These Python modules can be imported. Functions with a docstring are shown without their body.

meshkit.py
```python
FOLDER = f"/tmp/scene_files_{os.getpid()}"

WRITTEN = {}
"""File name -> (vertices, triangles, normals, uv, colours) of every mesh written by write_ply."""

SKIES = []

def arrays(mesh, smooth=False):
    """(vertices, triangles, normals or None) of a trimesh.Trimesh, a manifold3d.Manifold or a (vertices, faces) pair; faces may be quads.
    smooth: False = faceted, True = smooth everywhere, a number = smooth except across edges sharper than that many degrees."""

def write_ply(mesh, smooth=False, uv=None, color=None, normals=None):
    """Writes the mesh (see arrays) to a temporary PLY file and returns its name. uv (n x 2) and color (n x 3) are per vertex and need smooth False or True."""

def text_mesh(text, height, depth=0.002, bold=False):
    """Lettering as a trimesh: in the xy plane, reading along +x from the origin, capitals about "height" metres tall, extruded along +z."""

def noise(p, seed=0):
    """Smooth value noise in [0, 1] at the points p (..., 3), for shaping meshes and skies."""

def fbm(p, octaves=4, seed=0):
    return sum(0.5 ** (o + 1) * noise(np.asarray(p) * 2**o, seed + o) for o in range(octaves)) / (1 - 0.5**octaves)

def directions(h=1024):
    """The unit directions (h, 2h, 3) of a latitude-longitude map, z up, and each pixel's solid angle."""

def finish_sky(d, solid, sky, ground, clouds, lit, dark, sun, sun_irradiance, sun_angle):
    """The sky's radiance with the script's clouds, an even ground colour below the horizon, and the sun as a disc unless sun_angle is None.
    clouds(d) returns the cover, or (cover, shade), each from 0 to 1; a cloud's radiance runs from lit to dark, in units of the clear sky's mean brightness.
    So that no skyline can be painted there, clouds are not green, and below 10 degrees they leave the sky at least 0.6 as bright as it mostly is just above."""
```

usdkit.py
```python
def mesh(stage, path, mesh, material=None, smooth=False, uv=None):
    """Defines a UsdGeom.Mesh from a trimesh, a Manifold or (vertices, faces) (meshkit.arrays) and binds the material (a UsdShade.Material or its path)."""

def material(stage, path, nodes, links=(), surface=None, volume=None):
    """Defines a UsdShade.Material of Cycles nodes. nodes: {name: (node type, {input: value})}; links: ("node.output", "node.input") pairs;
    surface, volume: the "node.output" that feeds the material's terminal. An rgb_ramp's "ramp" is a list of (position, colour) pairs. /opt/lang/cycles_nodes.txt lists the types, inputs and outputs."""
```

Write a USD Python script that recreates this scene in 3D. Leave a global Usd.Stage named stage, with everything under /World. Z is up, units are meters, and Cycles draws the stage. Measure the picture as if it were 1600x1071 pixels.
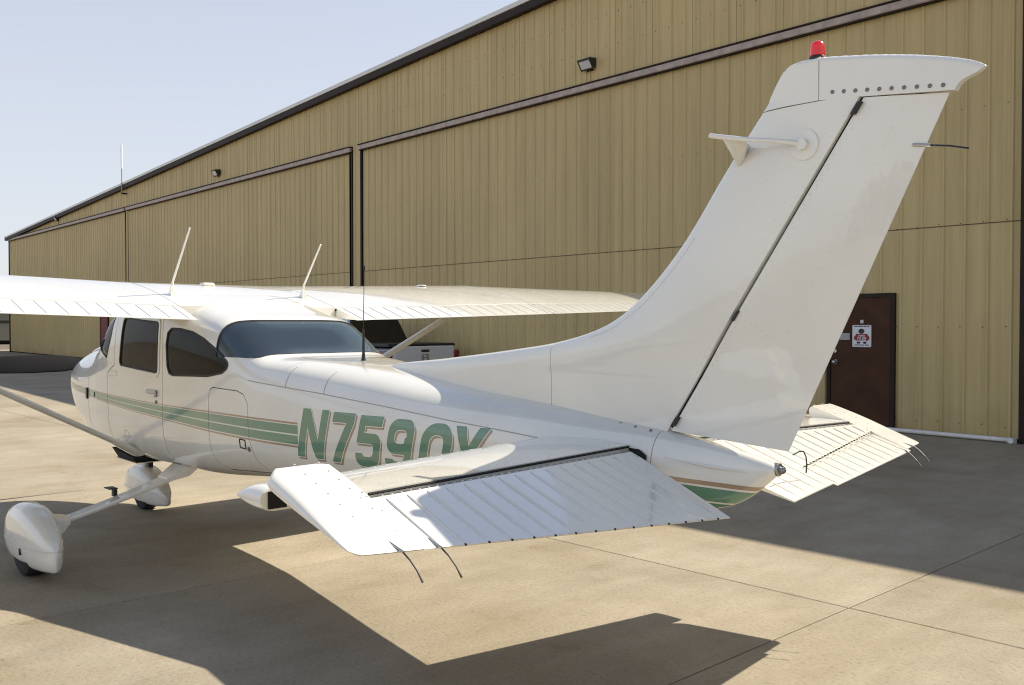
import math, random
import numpy as np, trimesh, manifold3d as m3, usdkit, meshkit
from scipy.interpolate import PchipInterpolator
from shapely.geometry import Polygon, LineString, box as sbox, Point
from shapely import affinity, union_all, points as shp_points, distance as shp_distance
from pxr import Usd, UsdGeom, UsdLux, UsdShade, Gf, Sdf

random.seed(7); rng = np.random.default_rng(7)
stage = Usd.Stage.CreateInMemory()
UsdGeom.SetStageUpAxis(stage, UsdGeom.Tokens.z); UsdGeom.SetStageMetersPerUnit(stage, 1.0)
UsdGeom.Xform.Define(stage, '/World'); UsdGeom.Scope.Define(stage, '/World/Looks')

# ------------------------------------------------------------------ camera, sky, sun
CAM = np.array([-2.62, 3.254, 1.596]); YAW, PITCH, FPX = math.radians(-43.2), math.radians(-1.175), 1473.0
EXPOSURE = 0.62
SKY_STRENGTH, SUN_INTENSITY = 0.108, 1.22
SUN = np.array([-.325, -.905, 1.0]); SUN /= np.linalg.norm(SUN)     # direction towards the sun
cam = UsdGeom.Camera.Define(stage, '/World/camera')
cam.CreateHorizontalApertureAttr(36.0); cam.CreateVerticalApertureAttr(36.0*685/1024)
cam.CreateFocalLengthAttr(36.0*FPX/1600); cam.CreateClippingRangeAttr(Gf.Vec2f(0.05, 3000))
cam.CreateExposureAttr(EXPOSURE)
fw = np.array([math.cos(PITCH)*math.cos(YAW), math.cos(PITCH)*math.sin(YAW), math.sin(PITCH)])
rt = np.cross(fw, [0, 0, 1]); rt /= np.linalg.norm(rt); up = np.cross(rt, fw)
cam.AddTransformOp().Set(Gf.Matrix4d(*rt, 0, *up, 0, *(-fw), 0, *CAM, 1))

dome = UsdLux.DomeLight.Define(stage, '/World/sky')
dome.GetPrim().SetCustomDataByKey('kind', 'structure')
sky = usdkit.material(stage, '/World/Looks/sky_air', {
    's': ('sky_texture', {'sky_type': 'single_scattering', 'sun_disc': False, 'sun_elevation': math.asin(SUN[2]),
                          'sun_rotation': math.atan2(SUN[0], SUN[1]), 'air_density': 1.0, 'aerosol_density': .8, 'ozone_density': 1.6}),
    'g': ('texture_coordinate', {}), 'x': ('separate_xyz', {}),
    'r': ('rgb_ramp', {'ramp': [(0., (.80,)*3), (.12, (.77,)*3), (.35, (.60,)*3), (.65, (.22,)*3), (1., (.08,)*3)]}),      # smoke haze, thick near the horizon all round
    'm': ('mix', {'color2': (4.75, 4.8, 5.1)}),
    'b': ('background_shader', {'strength': SKY_STRENGTH})},
    [('g.generated', 'x.vector'), ('x.z', 'r.fac'), ('r.color', 'm.fac'), ('s.color', 'm.color1'), ('m.color', 'b.color')], surface='b.background')
UsdShade.MaterialBindingAPI.Apply(dome.GetPrim()).Bind(sky)
sun = UsdLux.DistantLight.Define(stage, '/World/sun')
sun.CreateIntensityAttr(SUN_INTENSITY); sun.CreateNormalizeAttr(True); sun.CreateAngleAttr(0.5); sun.CreateColorAttr(Gf.Vec3f(1.0, .91, .76))
sz = SUN; sx = np.cross([0, 0, 1], sz); sx /= np.linalg.norm(sx); sy = np.cross(sz, sx)
sun.AddTransformOp().Set(Gf.Matrix4d(*sx, 0, *sy, 0, *sz, 0, 0, 0, 30, 1))

# ------------------------------------------------------------------ naming helpers
used = {}
def free(path):
    n = used.get(path, -1) + 1; used[path] = n
    return path if n == 0 else f'{path}_{n:03d}'
def tag(prim, label=None, cat=None, group=None, kind=None):
    for k, v in (('label', label), ('category', cat), ('group', group), ('kind', kind)):
        if v: prim.SetCustomDataByKey(k, v)
    return prim
def path_of(parent): return '/World' if parent is None else str(parent.GetPath())
def thing(name, label, cat, loc=(0, 0, 0), rz=0.0, group=None):
    x = UsdGeom.Xform.Define(stage, free('/World/' + name)); x.AddTranslateOp().Set(Gf.Vec3d(*map(float, loc)))
    if rz: x.AddRotateZOp().Set(float(rz))
    return tag(x.GetPrim(), label, cat, group)
def part(name, mesh, mat, parent, smooth=False, label=None, kind=None):
    p = usdkit.mesh(stage, free(path_of(parent) + '/' + name), mesh, mat, smooth).GetPrim()
    return tag(p, label=label, kind=kind)

# ------------------------------------------------------------------ materials
_mats = {}
def mat(name, nodes, links, surface='p.BSDF'):
    _mats[name] = usdkit.material(stage, '/World/Looks/' + name, nodes, links, surface=surface); return _mats[name]
def plain(name, color, rough=.5, metallic=0., coat=0., spec=.5, vary=.06, scale=3.):
    return mat(name, {'t': ('texture_coordinate', {}), 'n': ('noise_texture', {'scale': scale, 'detail': 4.}),
        'r': ('rgb_ramp', {'ramp': [(.3, tuple(c*(1-vary) for c in color)), (.7, tuple(c*(1+vary) for c in color))]}),
        'p': ('principled_bsdf', {'roughness': rough, 'metallic': metallic, 'coat_weight': coat, 'specular_ior_level': spec})},
        [('t.object', 'n.vector'), ('n.fac', 'r.fac'), ('r.color', 'p.base_color')])
def paint(name, color, rough=.22, dirt=.3):
    """Gloss aircraft paint: slow tone drift, faint skin ripple, a little grime."""
    g = tuple(c*.93 for c in color); d = tuple(a*b for a, b in zip(color, (.86, .83, .78)))
    return mat(name, {'t': ('texture_coordinate', {}), 'n': ('noise_texture', {'scale': 1.7, 'detail': 5.}),
        'r': ('rgb_ramp', {'ramp': [(.35, g), (.6, color)]}),
        'n2': ('noise_texture', {'scale': 14., 'detail': 6., 'roughness': .7}), 'r2': ('rgb_ramp', {'ramp': [(.55, (0, 0, 0)), (.8, (dirt,)*3)]}),
        'm': ('mix', {'color2': d}), 'n3': ('noise_texture', {'scale': 5.5, 'detail': 1.}), 'b': ('bump', {'strength': .07, 'distance': .010}),
        'rr': ('map_range', {'from_min': .3, 'from_max': .8, 'to_min': rough*.8, 'to_max': rough*1.5}),
        'p': ('principled_bsdf', {'coat_weight': 1., 'coat_roughness': .025, 'coat_ior': 1.6, 'specular_ior_level': .5})},
        [('t.object', 'n.vector'), ('t.object', 'n2.vector'), ('t.object', 'n3.vector'), ('n.fac', 'r.fac'), ('r.color', 'm.color1'), ('n2.fac', 'r2.fac'), ('r2.color', 'm.fac'),
         ('m.color', 'p.base_color'), ('n3.fac', 'b.height'), ('b.normal', 'p.normal'), ('b.normal', 'p.coat_normal'), ('n2.fac', 'rr.value'), ('rr.result', 'p.roughness')])
WHITE = paint('white_paint', (.77, .745, .67))
GREEN = paint('green_paint', (.108, .22, .14), dirt=.25)
TAN = paint('tan_paint', (.34, .235, .145), dirt=.2)
PIN = paint('pinstripe_paint', (.82, .80, .74), dirt=.2)
BLACK = plain('black_plastic', (.012, .012, .013), .45)
RUBBER = plain('tyre_rubber', (.016, .015, .015), .8, vary=.3, scale=30)
GASKET = plain('window_seal', (.02, .02, .02), .6)
DARKGAP = plain('dark_gap', (.012, .012, .012), .9)
METAL = plain('bare_metal', (.45, .45, .44), .35, 1.0)
SCREW = plain('screw_metal', (.20, .19, .18), .45, .8)
RIVET = plain('painted_rivet', (.66, .64, .60), .35)
PROP = plain('propeller_black', (.008, .008, .010), .75, spec=.15)
SEAT = plain('seat_cloth', (.52, .48, .42), .9)
LINING = plain('cabin_lining', (.74, .71, .62), .9)
PANELBLK = plain('instrument_panel_black', (.03, .03, .03), .6)
def glass(name, tint, ior=1.33):
    return mat(name, {'f': ('fresnel', {'IOR': ior}), 'a': ('transparent_bsdf', {'color': tint}), 'g': ('glossy_bsdf', {'color': (1, 1, 1), 'roughness': .02}),
        'x': ('mix_closure', {})}, [('f.fac', 'x.fac'), ('a.BSDF', 'x.closure1'), ('g.BSDF', 'x.closure2')], surface='x.closure')
GLASS = glass('tinted_cabin_glass', (.93, .97, .96), 1.19)
REARGLASS = mat('sun_faded_rear_glass', {'f': ('fresnel', {'IOR': 1.5}), 'a': ('transparent_bsdf', {'color': (.74, .86, .88)}), 'g': ('glossy_bsdf', {'color': (1, 1, 1), 'roughness': .03}),
    'd': ('diffuse_bsdf', {'color': (.32, .40, .44)}), 'x': ('mix_closure', {}), 'y': ('mix_closure', {'fac': .04})},
    [('f.fac', 'x.fac'), ('a.BSDF', 'x.closure1'), ('g.BSDF', 'x.closure2'), ('x.closure', 'y.closure1'), ('d.BSDF', 'y.closure2')], surface='y.closure')
CLEAR = glass('lamp_glass', (.9, .9, .9))
RED = mat('red_lens', {'p': ('principled_bsdf', {'base_color': (.55, .01, .012), 'roughness': .12, 'coat_weight': .8, 'subsurface_weight': .3, 'subsurface_scale': .02})}, [])

# ------------------------------------------------------------------ mesh helpers
def man(mesh):
    v, f = (mesh.vertices, mesh.faces) if isinstance(mesh, trimesh.Trimesh) else mesh
    m = m3.Manifold(m3.Mesh(vert_properties=np.asarray(v, np.float32), tri_verts=np.asarray(f, np.uint32)))
    if m.status() != m3.Error.NoError or m.volume() == 0: raise ValueError(f'not a manifold: {m.status()}')
    return m if m.volume() > 0 else man((np.asarray(v), np.asarray(f)[:, ::-1]))
def tri(m):
    q = m.to_mesh(); return trimesh.Trimesh(np.asarray(q.vert_properties)[:, :3], np.asarray(q.tri_verts), process=False)
def mbox(x0, x1, y0, y1, z0, z1):
    return m3.Manifold.cube([x1-x0, y1-y0, z1-z0]).translate([x0, y0, z0])
def tbox(x0, x1, y0, y1, z0, z1, bevel=0.0):
    if not bevel:
        b = trimesh.creation.box([x1-x0, y1-y0, z1-z0]); b.apply_translation([(x0+x1)/2, (y0+y1)/2, (z0+z1)/2]); return b
    e = bevel; pts = []
    for i in (0, 1):
        for j in (0, 1):
            for k in (0, 1):
                c = np.array([(x0, x1)[i], (y0, y1)[j], (z0, z1)[k]]); s = np.array([1-2*i, 1-2*j, 1-2*k])
                for a in range(3):
                    q = c + s*e; q[a] = c[a]; pts.append(q)
    return trimesh.convex.convex_hull(np.array(pts))
def cat(ms): return trimesh.util.concatenate(ms)
def tube(path, r, n=10, caps=True):
    P = np.asarray(path, float); R = np.broadcast_to(np.asarray(r, float), len(P))
    T = np.gradient(P, axis=0); T /= np.linalg.norm(T, axis=1, keepdims=True)
    a = np.array([0, 0, 1.]) if abs(T[0][2]) < .9 else np.array([1., 0, 0])
    V = []
    for p, t, q in zip(P, T, R):
        u = np.cross(t, a); u /= np.linalg.norm(u); w = np.cross(t, u)
        th = np.arange(n)/n*2*np.pi
        V.append(p + q*(np.cos(th)[:, None]*u + np.sin(th)[:, None]*w))
    V = np.vstack(V); F = []
    for i in range(len(P)-1):
        for j in range(n):
            A, B, C_, D = i*n+j, i*n+(j+1) % n, (i+1)*n+(j+1) % n, (i+1)*n+j
            F += [[A, B, C_], [A, C_, D]]
    if caps:
        V = np.vstack([V, P[:1], P[-1:]]); c0, c1 = len(V)-2, len(V)-1
        for j in range(n):
            F += [[c0, (j+1) % n, j], [c1, (len(P)-1)*n+j, (len(P)-1)*n+(j+1) % n]]
    m = trimesh.Trimesh(V, F, process=False); m.fix_normals(); return m
def cyl(p0, p1, r, n=20): return tube([p0, p1], r, n)
def rings(Rs, cap=True):
    """Closed loft through rings of equal point count."""
    Rs = [np.asarray(r_, float) for r_ in Rs]; n = len(Rs[0]); V = np.vstack(Rs); F = []
    for i in range(len(Rs)-1):
        a = i*n + np.arange(n); b = i*n + (np.arange(n)+1) % n; c = b+n; d = a+n
        F += [np.stack([a, b, c], 1), np.stack([a, c, d], 1)]
    F = np.vstack(F)
    if cap:
        k = len(V); V = np.vstack([V, Rs[0].mean(0), Rs[-1].mean(0)]); j = np.arange(n); j2 = (j+1) % n; o = (len(Rs)-1)*n
        F = np.vstack([F, np.stack([np.full(n, k), j2, j], 1), np.stack([np.full(n, k+1), o+j, o+j2], 1)])
    return trimesh.Trimesh(V, F, process=False)
def prism_y(poly, y0, y1):
    """Polygon in (x, z) extruded along y."""
    polys = [poly] if poly.geom_type == 'Polygon' else list(poly.geoms)
    loops = [np.array(p.exterior.coords)[:-1] for p in polys] + [np.array(h.coords)[:-1] for p in polys for h in p.interiors]
    c = m3.CrossSection([l.astype(np.float64) for l in loops], m3.FillRule.EvenOdd)
    e = c.extrude(y1-y0)                                # (x, z) in plane, height up
    return e.transform(np.array([[1, 0, 0, 0], [0, 0, -1, y1], [0, 1, 0, 0]], float))
def prism_z(poly, z0, z1):
    polys = [poly] if poly.geom_type == 'Polygon' else list(poly.geoms)
    loops = [np.array(p.exterior.coords)[:-1] for p in polys] + [np.array(h.coords)[:-1] for p in polys for h in p.interiors]
    return m3.CrossSection([l.astype(np.float64) for l in loops], m3.FillRule.EvenOdd).extrude(z1-z0).translate([0, 0, z0])
def rounded(pts, r):
    p = Polygon(pts); return p.buffer(-r).buffer(r, quad_segs=6)
def slab(poly, half, res, mid=None, vertical=False):
    """Solid over a polygon in (a, b): surfaces at mid(a,b) +- half(a,b). vertical: (a,b)=(x,z), thickness along y; else (x,y) along z."""
    x0, y0, x1, y1 = poly.bounds; nx, ny = max(3, int((x1-x0)/res)+2), max(3, int((y1-y0)/res)+2)
    A, B = np.meshgrid(np.linspace(x0-.004, x1+.004, nx), np.linspace(y0-.004, y1+.004, ny), indexing='ij')
    a, b = A.ravel(), B.ravel(); d = shp_distance(shp_points(a, b), poly.exterior); d = np.where(shp_distance(shp_points(a, b), poly) > 0, 0, d)
    h = np.maximum(half(a, b, d), .0012); m = np.zeros_like(h) if mid is None else mid(a, b)
    N = nx*ny; V = np.vstack([np.stack([a, b, m+h], 1), np.stack([a, b, m-h], 1)])
    I = np.arange(N).reshape(nx, ny); q = lambda i: [i[:-1, :-1].ravel(), i[1:, :-1].ravel(), i[1:, 1:].ravel(), i[:-1, 1:].ravel()]
    p_, q_, r_, s_ = q(I); F = [np.stack([p_, q_, r_], 1), np.stack([p_, r_, s_], 1), np.stack([p_, r_, q_], 1)+N, np.stack([p_, s_, r_], 1)+N]
    edge = np.concatenate([I[:, 0], I[-1, 1:], I[-2::-1, -1], I[0, -2:0:-1]]); e2 = np.roll(edge, -1)
    F += [np.stack([edge, edge+N, e2+N], 1), np.stack([edge, e2+N, e2], 1)]
    g = man((V, np.vstack(F)))
    loop = np.array(poly.exterior.coords)[:-1]
    holes = [np.array(i.coords)[:-1] for i in poly.interiors]
    pr = m3.CrossSection([loop]+holes, m3.FillRule.EvenOdd).extrude(4).translate([0, 0, -2])
    o = g ^ pr
    if vertical: o = o.transform(np.array([[1, 0, 0, 0], [0, 0, -1, 0], [0, 1, 0, 0]], float))
    return o
def naca(c):                                            # symmetric section, 1 at its thickest
    c = np.clip(c, 0, 1); return (.2969*np.sqrt(c)-.126*c-.3516*c**2+.2843*c**3-.1015*c**4)/.1
def rivets(points, normals, r, h=.0016, n=6):
    ms = []
    for p, nn in zip(points, normals):
        p = np.asarray(p, float); nn = np.asarray(nn, float)/np.linalg.norm(nn)
        m = tube([p-nn*.002, p+nn*h*.6, p+nn*h], [r, r, r*.55], n); ms.append(m)
    return cat(ms)

# ------------------------------------------------------------------ apron (ground)
def concrete(name, base):
    b = np.array(base); t = lambda k, w=(1, 1, 1): tuple(b*k*np.array(w))
    return mat(name, {'g': ('geometry', {}), 'o': ('object_info', {}),
        'n1': ('noise_texture', {'scale': .55, 'detail': 6., 'roughness': .62, 'distortion': .4}), 'r1': ('rgb_ramp', {'ramp': [(.25, t(.76, (1.06, .98, .86))), (.48, t(.97)), (.72, t(1.17, (.99, 1., 1.03)))]}),
        'mp': ('mapping', {'scale': (2.6, .7, 1.), 'rotation': (0, 0, .12)}), 'n2': ('noise_texture', {'scale': 1.4, 'detail': 7., 'roughness': .6, 'distortion': .3}), 'r2': ('rgb_ramp', {'ramp': [(.3, (.90, .89, .87)), (.65, (1.06, 1.06, 1.06))]}),
        'n3': ('noise_texture', {'scale': 42., 'detail': 5., 'roughness': .75}), 'r3': ('rgb_ramp', {'ramp': [(.30, (.66, .64, .60)), (.46, (.98, .98, .97)), (.75, (1.14, 1.13, 1.11))]}),
        'n4': ('noise_texture', {'scale': 2.6, 'detail': 5., 'roughness': .7}), 'r4': ('rgb_ramp', {'ramp': [(.30, (1.06, 1.06, 1.05)), (.5, (1, 1, 1)), (.60, (.97, .96, .94)), (.76, (.78, .74, .67))]}),
        'n5': ('noise_texture', {'scale': 13., 'detail': 3., 'roughness': .6}), 'r5': ('rgb_ramp', {'ramp': [(.24, (.62, .59, .55)), (.32, (1, 1, 1))]}), 'm5': ('mix', {'mix_type': 'multiply', 'fac': 1.}),
        'v': ('map_range', {'to_min': .94, 'to_max': 1.06}),
        'm1': ('mix', {'mix_type': 'multiply', 'fac': 1.}), 'm2': ('mix', {'mix_type': 'multiply', 'fac': 1.}), 'm3': ('mix', {'mix_type': 'multiply', 'fac': 1.}), 'm4': ('mix', {'mix_type': 'multiply', 'fac': 1.}),
        'bb': ('mix', {'mix_type': 'add', 'fac': .3}), 'b': ('bump', {'strength': .5, 'distance': .008}), 'p': ('principled_bsdf', {'roughness': .85, 'specular_ior_level': .3})},
        [('g.position', 'n1.vector'), ('g.position', 'mp.vector'), ('mp.vector', 'n2.vector'), ('g.position', 'n3.vector'), ('g.position', 'n4.vector'), ('n1.fac', 'r1.fac'), ('n2.fac', 'r2.fac'), ('n3.fac', 'r3.fac'), ('n4.fac', 'r4.fac'),
         ('r1.color', 'm1.color1'), ('r2.color', 'm1.color2'), ('m1.color', 'm2.color1'), ('r3.color', 'm2.color2'), ('m2.color', 'm3.color1'), ('r4.color', 'm3.color2'),
         ('o.random', 'v.value'), ('g.position', 'n5.vector'), ('n5.fac', 'r5.fac'), ('m3.color', 'm5.color1'), ('r5.color', 'm5.color2'), ('m5.color', 'm4.color1'), ('v.result', 'm4.color2'), ('m4.color', 'p.base_color'), ('n3.fac', 'bb.color1'), ('n2.fac', 'bb.color2'), ('bb.color', 'b.height'), ('b.normal', 'p.normal')])
CONCRETE = concrete('apron_concrete', (.315, .274, .206))
JOINT = plain('joint_filler', (.09, .078, .06), .9, vary=.3, scale=8)
FIELD = plain('far_field', (.26, .22, .14), .95, vary=.2, scale=.05)
R = 900.0
gp = [(R*math.cos(a), R*math.sin(a), -.03) for a in np.linspace(0, 2*np.pi, 64, endpoint=False)]
gm = trimesh.Trimesh(gp+[(0, 0, -.03)], [[i, (i+1) % 64, 64] for i in range(64)], process=False)
tag(part('ground', gm, FIELD, None), kind='structure')
apron = UsdGeom.Xform.Define(stage, '/World/apron').GetPrim(); tag(apron, kind='structure')
part('joint_bed', tbox(-26.2, 90.9, -34.2, 42.2, -.029, -.006), JOINT, apron)
def slab_piece(x0, x1, y0, y1):
    g = .0038; e = .006
    b = [(x0+g, y0+g), (x1-g, y0+g), (x1-g, y1-g), (x0+g, y1-g)]; t = [(x0+g+e, y0+g+e), (x1-g-e, y0+g+e), (x1-g-e, y1-g-e), (x0+g+e, y1-g-e)]
    V = [(x, y, -.028) for x, y in b] + [(x, y, -.003) for x, y in b] + [(x, y, 0) for x, y in t]
    F = [[8, 9, 10], [8, 10, 11]]
    for i in range(4):
        j = (i+1) % 4; F += [[i, j, 4+j], [i, 4+j, 4+i], [4+i, 4+j, 8+j], [4+i, 8+j, 8+i]]
    return trimesh.Trimesh(V, F, process=False)
xs = [-.08+2.9*k for k in range(-9, 32)]; ys = [-1.72+5.2*k for k in range(-6, 9)]
far = []
for i in range(len(xs)-1):
    for j in range(len(ys)-1):
        c = ((xs[i]+xs[i+1])/2-CAM[0], (ys[j]+ys[j+1])/2-CAM[1]); m_ = slab_piece(xs[i], xs[i+1], ys[j], ys[j+1])
        along = c[0]*fw[0]+c[1]*fw[1]
        if -3 < along < 52: part('concrete_slab', m_, CONCRETE, apron)
        else: far.append(m_)
part('outer_slabs', cat(far), CONCRETE, apron, kind='stuff')

# ------------------------------------------------------------------ hangar
def wallpaint(name, color):
    c = np.array(color); t = lambda k: tuple(c*k)
    return mat(name, {'g': ('geometry', {}), 'o': ('object_info', {}), 'n1': ('noise_texture', {'scale': .35, 'detail': 4.}), 'r1': ('rgb_ramp', {'ramp': [(.3, t(.93)), (.7, t(1.05))]}),
        'mp': ('mapping', {'scale': (3., 3., .12)}), 'n2': ('noise_texture', {'scale': 3., 'detail': 6., 'roughness': .7}), 'r2': ('rgb_ramp', {'ramp': [(.33, (.86, .85, .83)), (.58, (1, 1, 1)), (.78, (1.05, 1.05, 1.05))]}),
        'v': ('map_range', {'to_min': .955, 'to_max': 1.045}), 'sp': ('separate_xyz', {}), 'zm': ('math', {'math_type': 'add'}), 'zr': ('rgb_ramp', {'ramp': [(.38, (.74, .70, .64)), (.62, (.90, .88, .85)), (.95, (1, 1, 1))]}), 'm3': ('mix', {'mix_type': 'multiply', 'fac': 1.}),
        'n5': ('noise_texture', {'scale': 2.2, 'detail': 5.}), 
        'm1': ('mix', {'mix_type': 'multiply', 'fac': 1.}), 'm2': ('mix', {'mix_type': 'multiply', 'fac': 1.}), 'p': ('principled_bsdf', {'roughness': .5, 'specular_ior_level': .4})},
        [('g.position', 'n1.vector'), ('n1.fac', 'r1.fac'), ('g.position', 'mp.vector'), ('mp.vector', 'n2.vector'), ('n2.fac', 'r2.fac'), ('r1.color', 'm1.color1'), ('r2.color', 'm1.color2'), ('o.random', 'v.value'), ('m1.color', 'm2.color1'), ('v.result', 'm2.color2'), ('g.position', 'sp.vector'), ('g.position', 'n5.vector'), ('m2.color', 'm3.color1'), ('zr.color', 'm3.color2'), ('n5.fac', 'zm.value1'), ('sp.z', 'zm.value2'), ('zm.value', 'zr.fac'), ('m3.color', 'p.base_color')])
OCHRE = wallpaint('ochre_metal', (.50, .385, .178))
TRIM = plain('brown_trim', (.024, .014, .011), .55, vary=.15, spec=.2)
MAUVE = plain('faded_track_metal', (.36, .29, .25), .5, .2, vary=.2, scale=6)
DOORBROWN = plain('brown_door_paint', (.062, .027, .015), .6, vary=.2, spec=.15)
ROOFM = plain('pale_roof_metal', (.62, .60, .56), .4, vary=.05)
n_w = np.array([math.sin(math.radians(2.2)), math.cos(math.radians(2.2)), 0]); D0 = -10.16
hangar = thing('hangar', 'long ochre corrugated metal hangar with brown roof trim and sliding doors', 'hangar', n_w*D0, -2.2)
t_w = np.array([n_w[1], -n_w[0], 0])
def wl(s, d, z): return n_w*(D0+d) + t_w*s + np.array([0, 0, z])    # hangar coordinates to world
RIDGE = 10.0
def ztop(s): return 6.33 + .0446*(54.93-s) if s > RIDGE else 6.33+.0446*(54.93-RIDGE) - .0446*(RIDGE-s)
S0, S1 = -34.9, 54.93
# the body behind the sheets
bp = Polygon([(S0, 0), (S1-.02, 0), (S1-.02, ztop(S1)-.03), (RIDGE, ztop(RIDGE)-.03), (S0, ztop(S0)-.03)])
part('wall', tri(prism_y(bp, -40, -.06)), TRIM, hangar)
rp = Polygon([(S0-.3, ztop(S0)-.03), (RIDGE, ztop(RIDGE)), (S1+.35, ztop(S1)-.03), (S1+.35, ztop(S1)+.05), (RIDGE, ztop(RIDGE)+.10), (S0-.3, ztop(S0)+.05)])
part('roof', tri(prism_y(rp, -40.2, .20)), ROOFM, hangar)
fp = Polygon([(RIDGE, ztop(RIDGE)-.17), (S1+.3, ztop(S1)-.17), (S1+.3, ztop(S1)-.03), (RIDGE, ztop(RIDGE)-.03)])
part('roof_fascia', tri(prism_y(fp, .065, .19)), TRIM, hangar)
fp2 = Polygon([(S0, ztop(S0)-.17), (RIDGE, ztop(RIDGE)-.17), (RIDGE, ztop(RIDGE)-.03), (S0, ztop(S0)-.03)])
part('roof_fascia', tri(prism_y(fp2, .065, .19)), TRIM, hangar)
RIB = [(.0, .0), (.030, .0), (.045, .004), (.055, .004), (.07, .0), (.095, 0), (.11, .004), (.12, .004), (.135, 0), (.235, 0), (.251, .019), (.279, .019), (.295, 0)]
def sheet(s0, s1, z0, z1, d):
    """One corrugated metal sheet; z1 may be a function of s."""
    prof = []; k0 = math.floor(s0/.3048)-1
    for k in range(k0, math.ceil(s1/.3048)+1):
        prof += [(k*.3048+a, b) for a, b in RIB]
    prof = [(a, b) for a, b in prof if s0+.004 < a < s1-.004]
    prof = [(s0+.001, prof[0][1])] + prof + [(s1-.001, prof[-1][1])]
    f = z1 if callable(z1) else (lambda s: z1)
    n = len(prof)
    V = [(a, d+b, z0) for a, b in prof] + [(a, d+b, f(a)) for a, b in prof] + [(a, d+b-.006, z0) for a, b in prof]
    F = []
    for i in range(n-1): F += [[i, n+i, n+i+1], [i, n+i+1, i+1], [2*n+i, i, i+1], [2*n+i, i+1, 2*n+i+1]]
    return trimesh.Trimesh(V, F, process=False)
PW = .9144
def row(s0, s1, z0, z1, d):
    s = s0
    while s < s1-.05:
        e = min(s+PW, s1)
        if s1-e < .15: e = s1
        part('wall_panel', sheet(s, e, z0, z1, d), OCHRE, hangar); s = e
BAYS = [(2.27, 18.50), (19.16, 36.12), (36.48, 54.86)]
for s0, s1 in BAYS:
    row(s0, s1, .05, 3.0, 0.0); row(s0, s1, 2.965, 6.12, 0.006)
LAPC = plain('lap_shade_paint', (.13, .095, .05), .8)  # shade line under the sheet laps, put into the colour of a strip
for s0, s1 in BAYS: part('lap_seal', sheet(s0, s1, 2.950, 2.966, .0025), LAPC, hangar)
row(2.23, 54.86, 6.27, lambda s: ztop(s)-.16, .03)
row(-3.0, 2.05, .05, 3.0, 0.); row(-3.0, 2.05, 2.965, 6.12, .006); row(-3., 2.23, 6.27, lambda s: ztop(s)-.16, .03)
part('wall_panel', sheet(18.60, 18.96, .05, 6.27, .028), OCHRE, hangar); part('wall_panel', sheet(36.12, 36.26, .05, 6.27, .028), OCHRE, hangar)
part('door_jamb', tbox(2.09, 2.255, -.05, .10, 0.0, 6.2, .008), TRIM, hangar)
part('door_jamb', tbox(18.52, 18.585, -.05, .05, 0.0, 6.2), TRIM, hangar)
part('door_jamb', tbox(18.965, 19.02, -.05, .06, 0.0, 6.2), TRIM, hangar)
for a, b in ((-3.0, 2.1), (2.2, 18.56), (18.98, 36.1), (36.30, 54.86)):
    part('door_track', tbox(a, b, .0, .13, 6.125, 6.245, .012), MAUVE, hangar)
    part('track_cover', tbox(a-.02, b+.02, .0, .145, 6.247, 6.268), TRIM, hangar)
    part('track_lip', tbox(a, b, .02, .10, 6.108, 6.122), TRIM, hangar)
part('corner_trim', tbox(S1-.07, S1+.03, -.08, .06, 0, ztop(S1)-.2), TRIM, hangar)
scr = []
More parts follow.
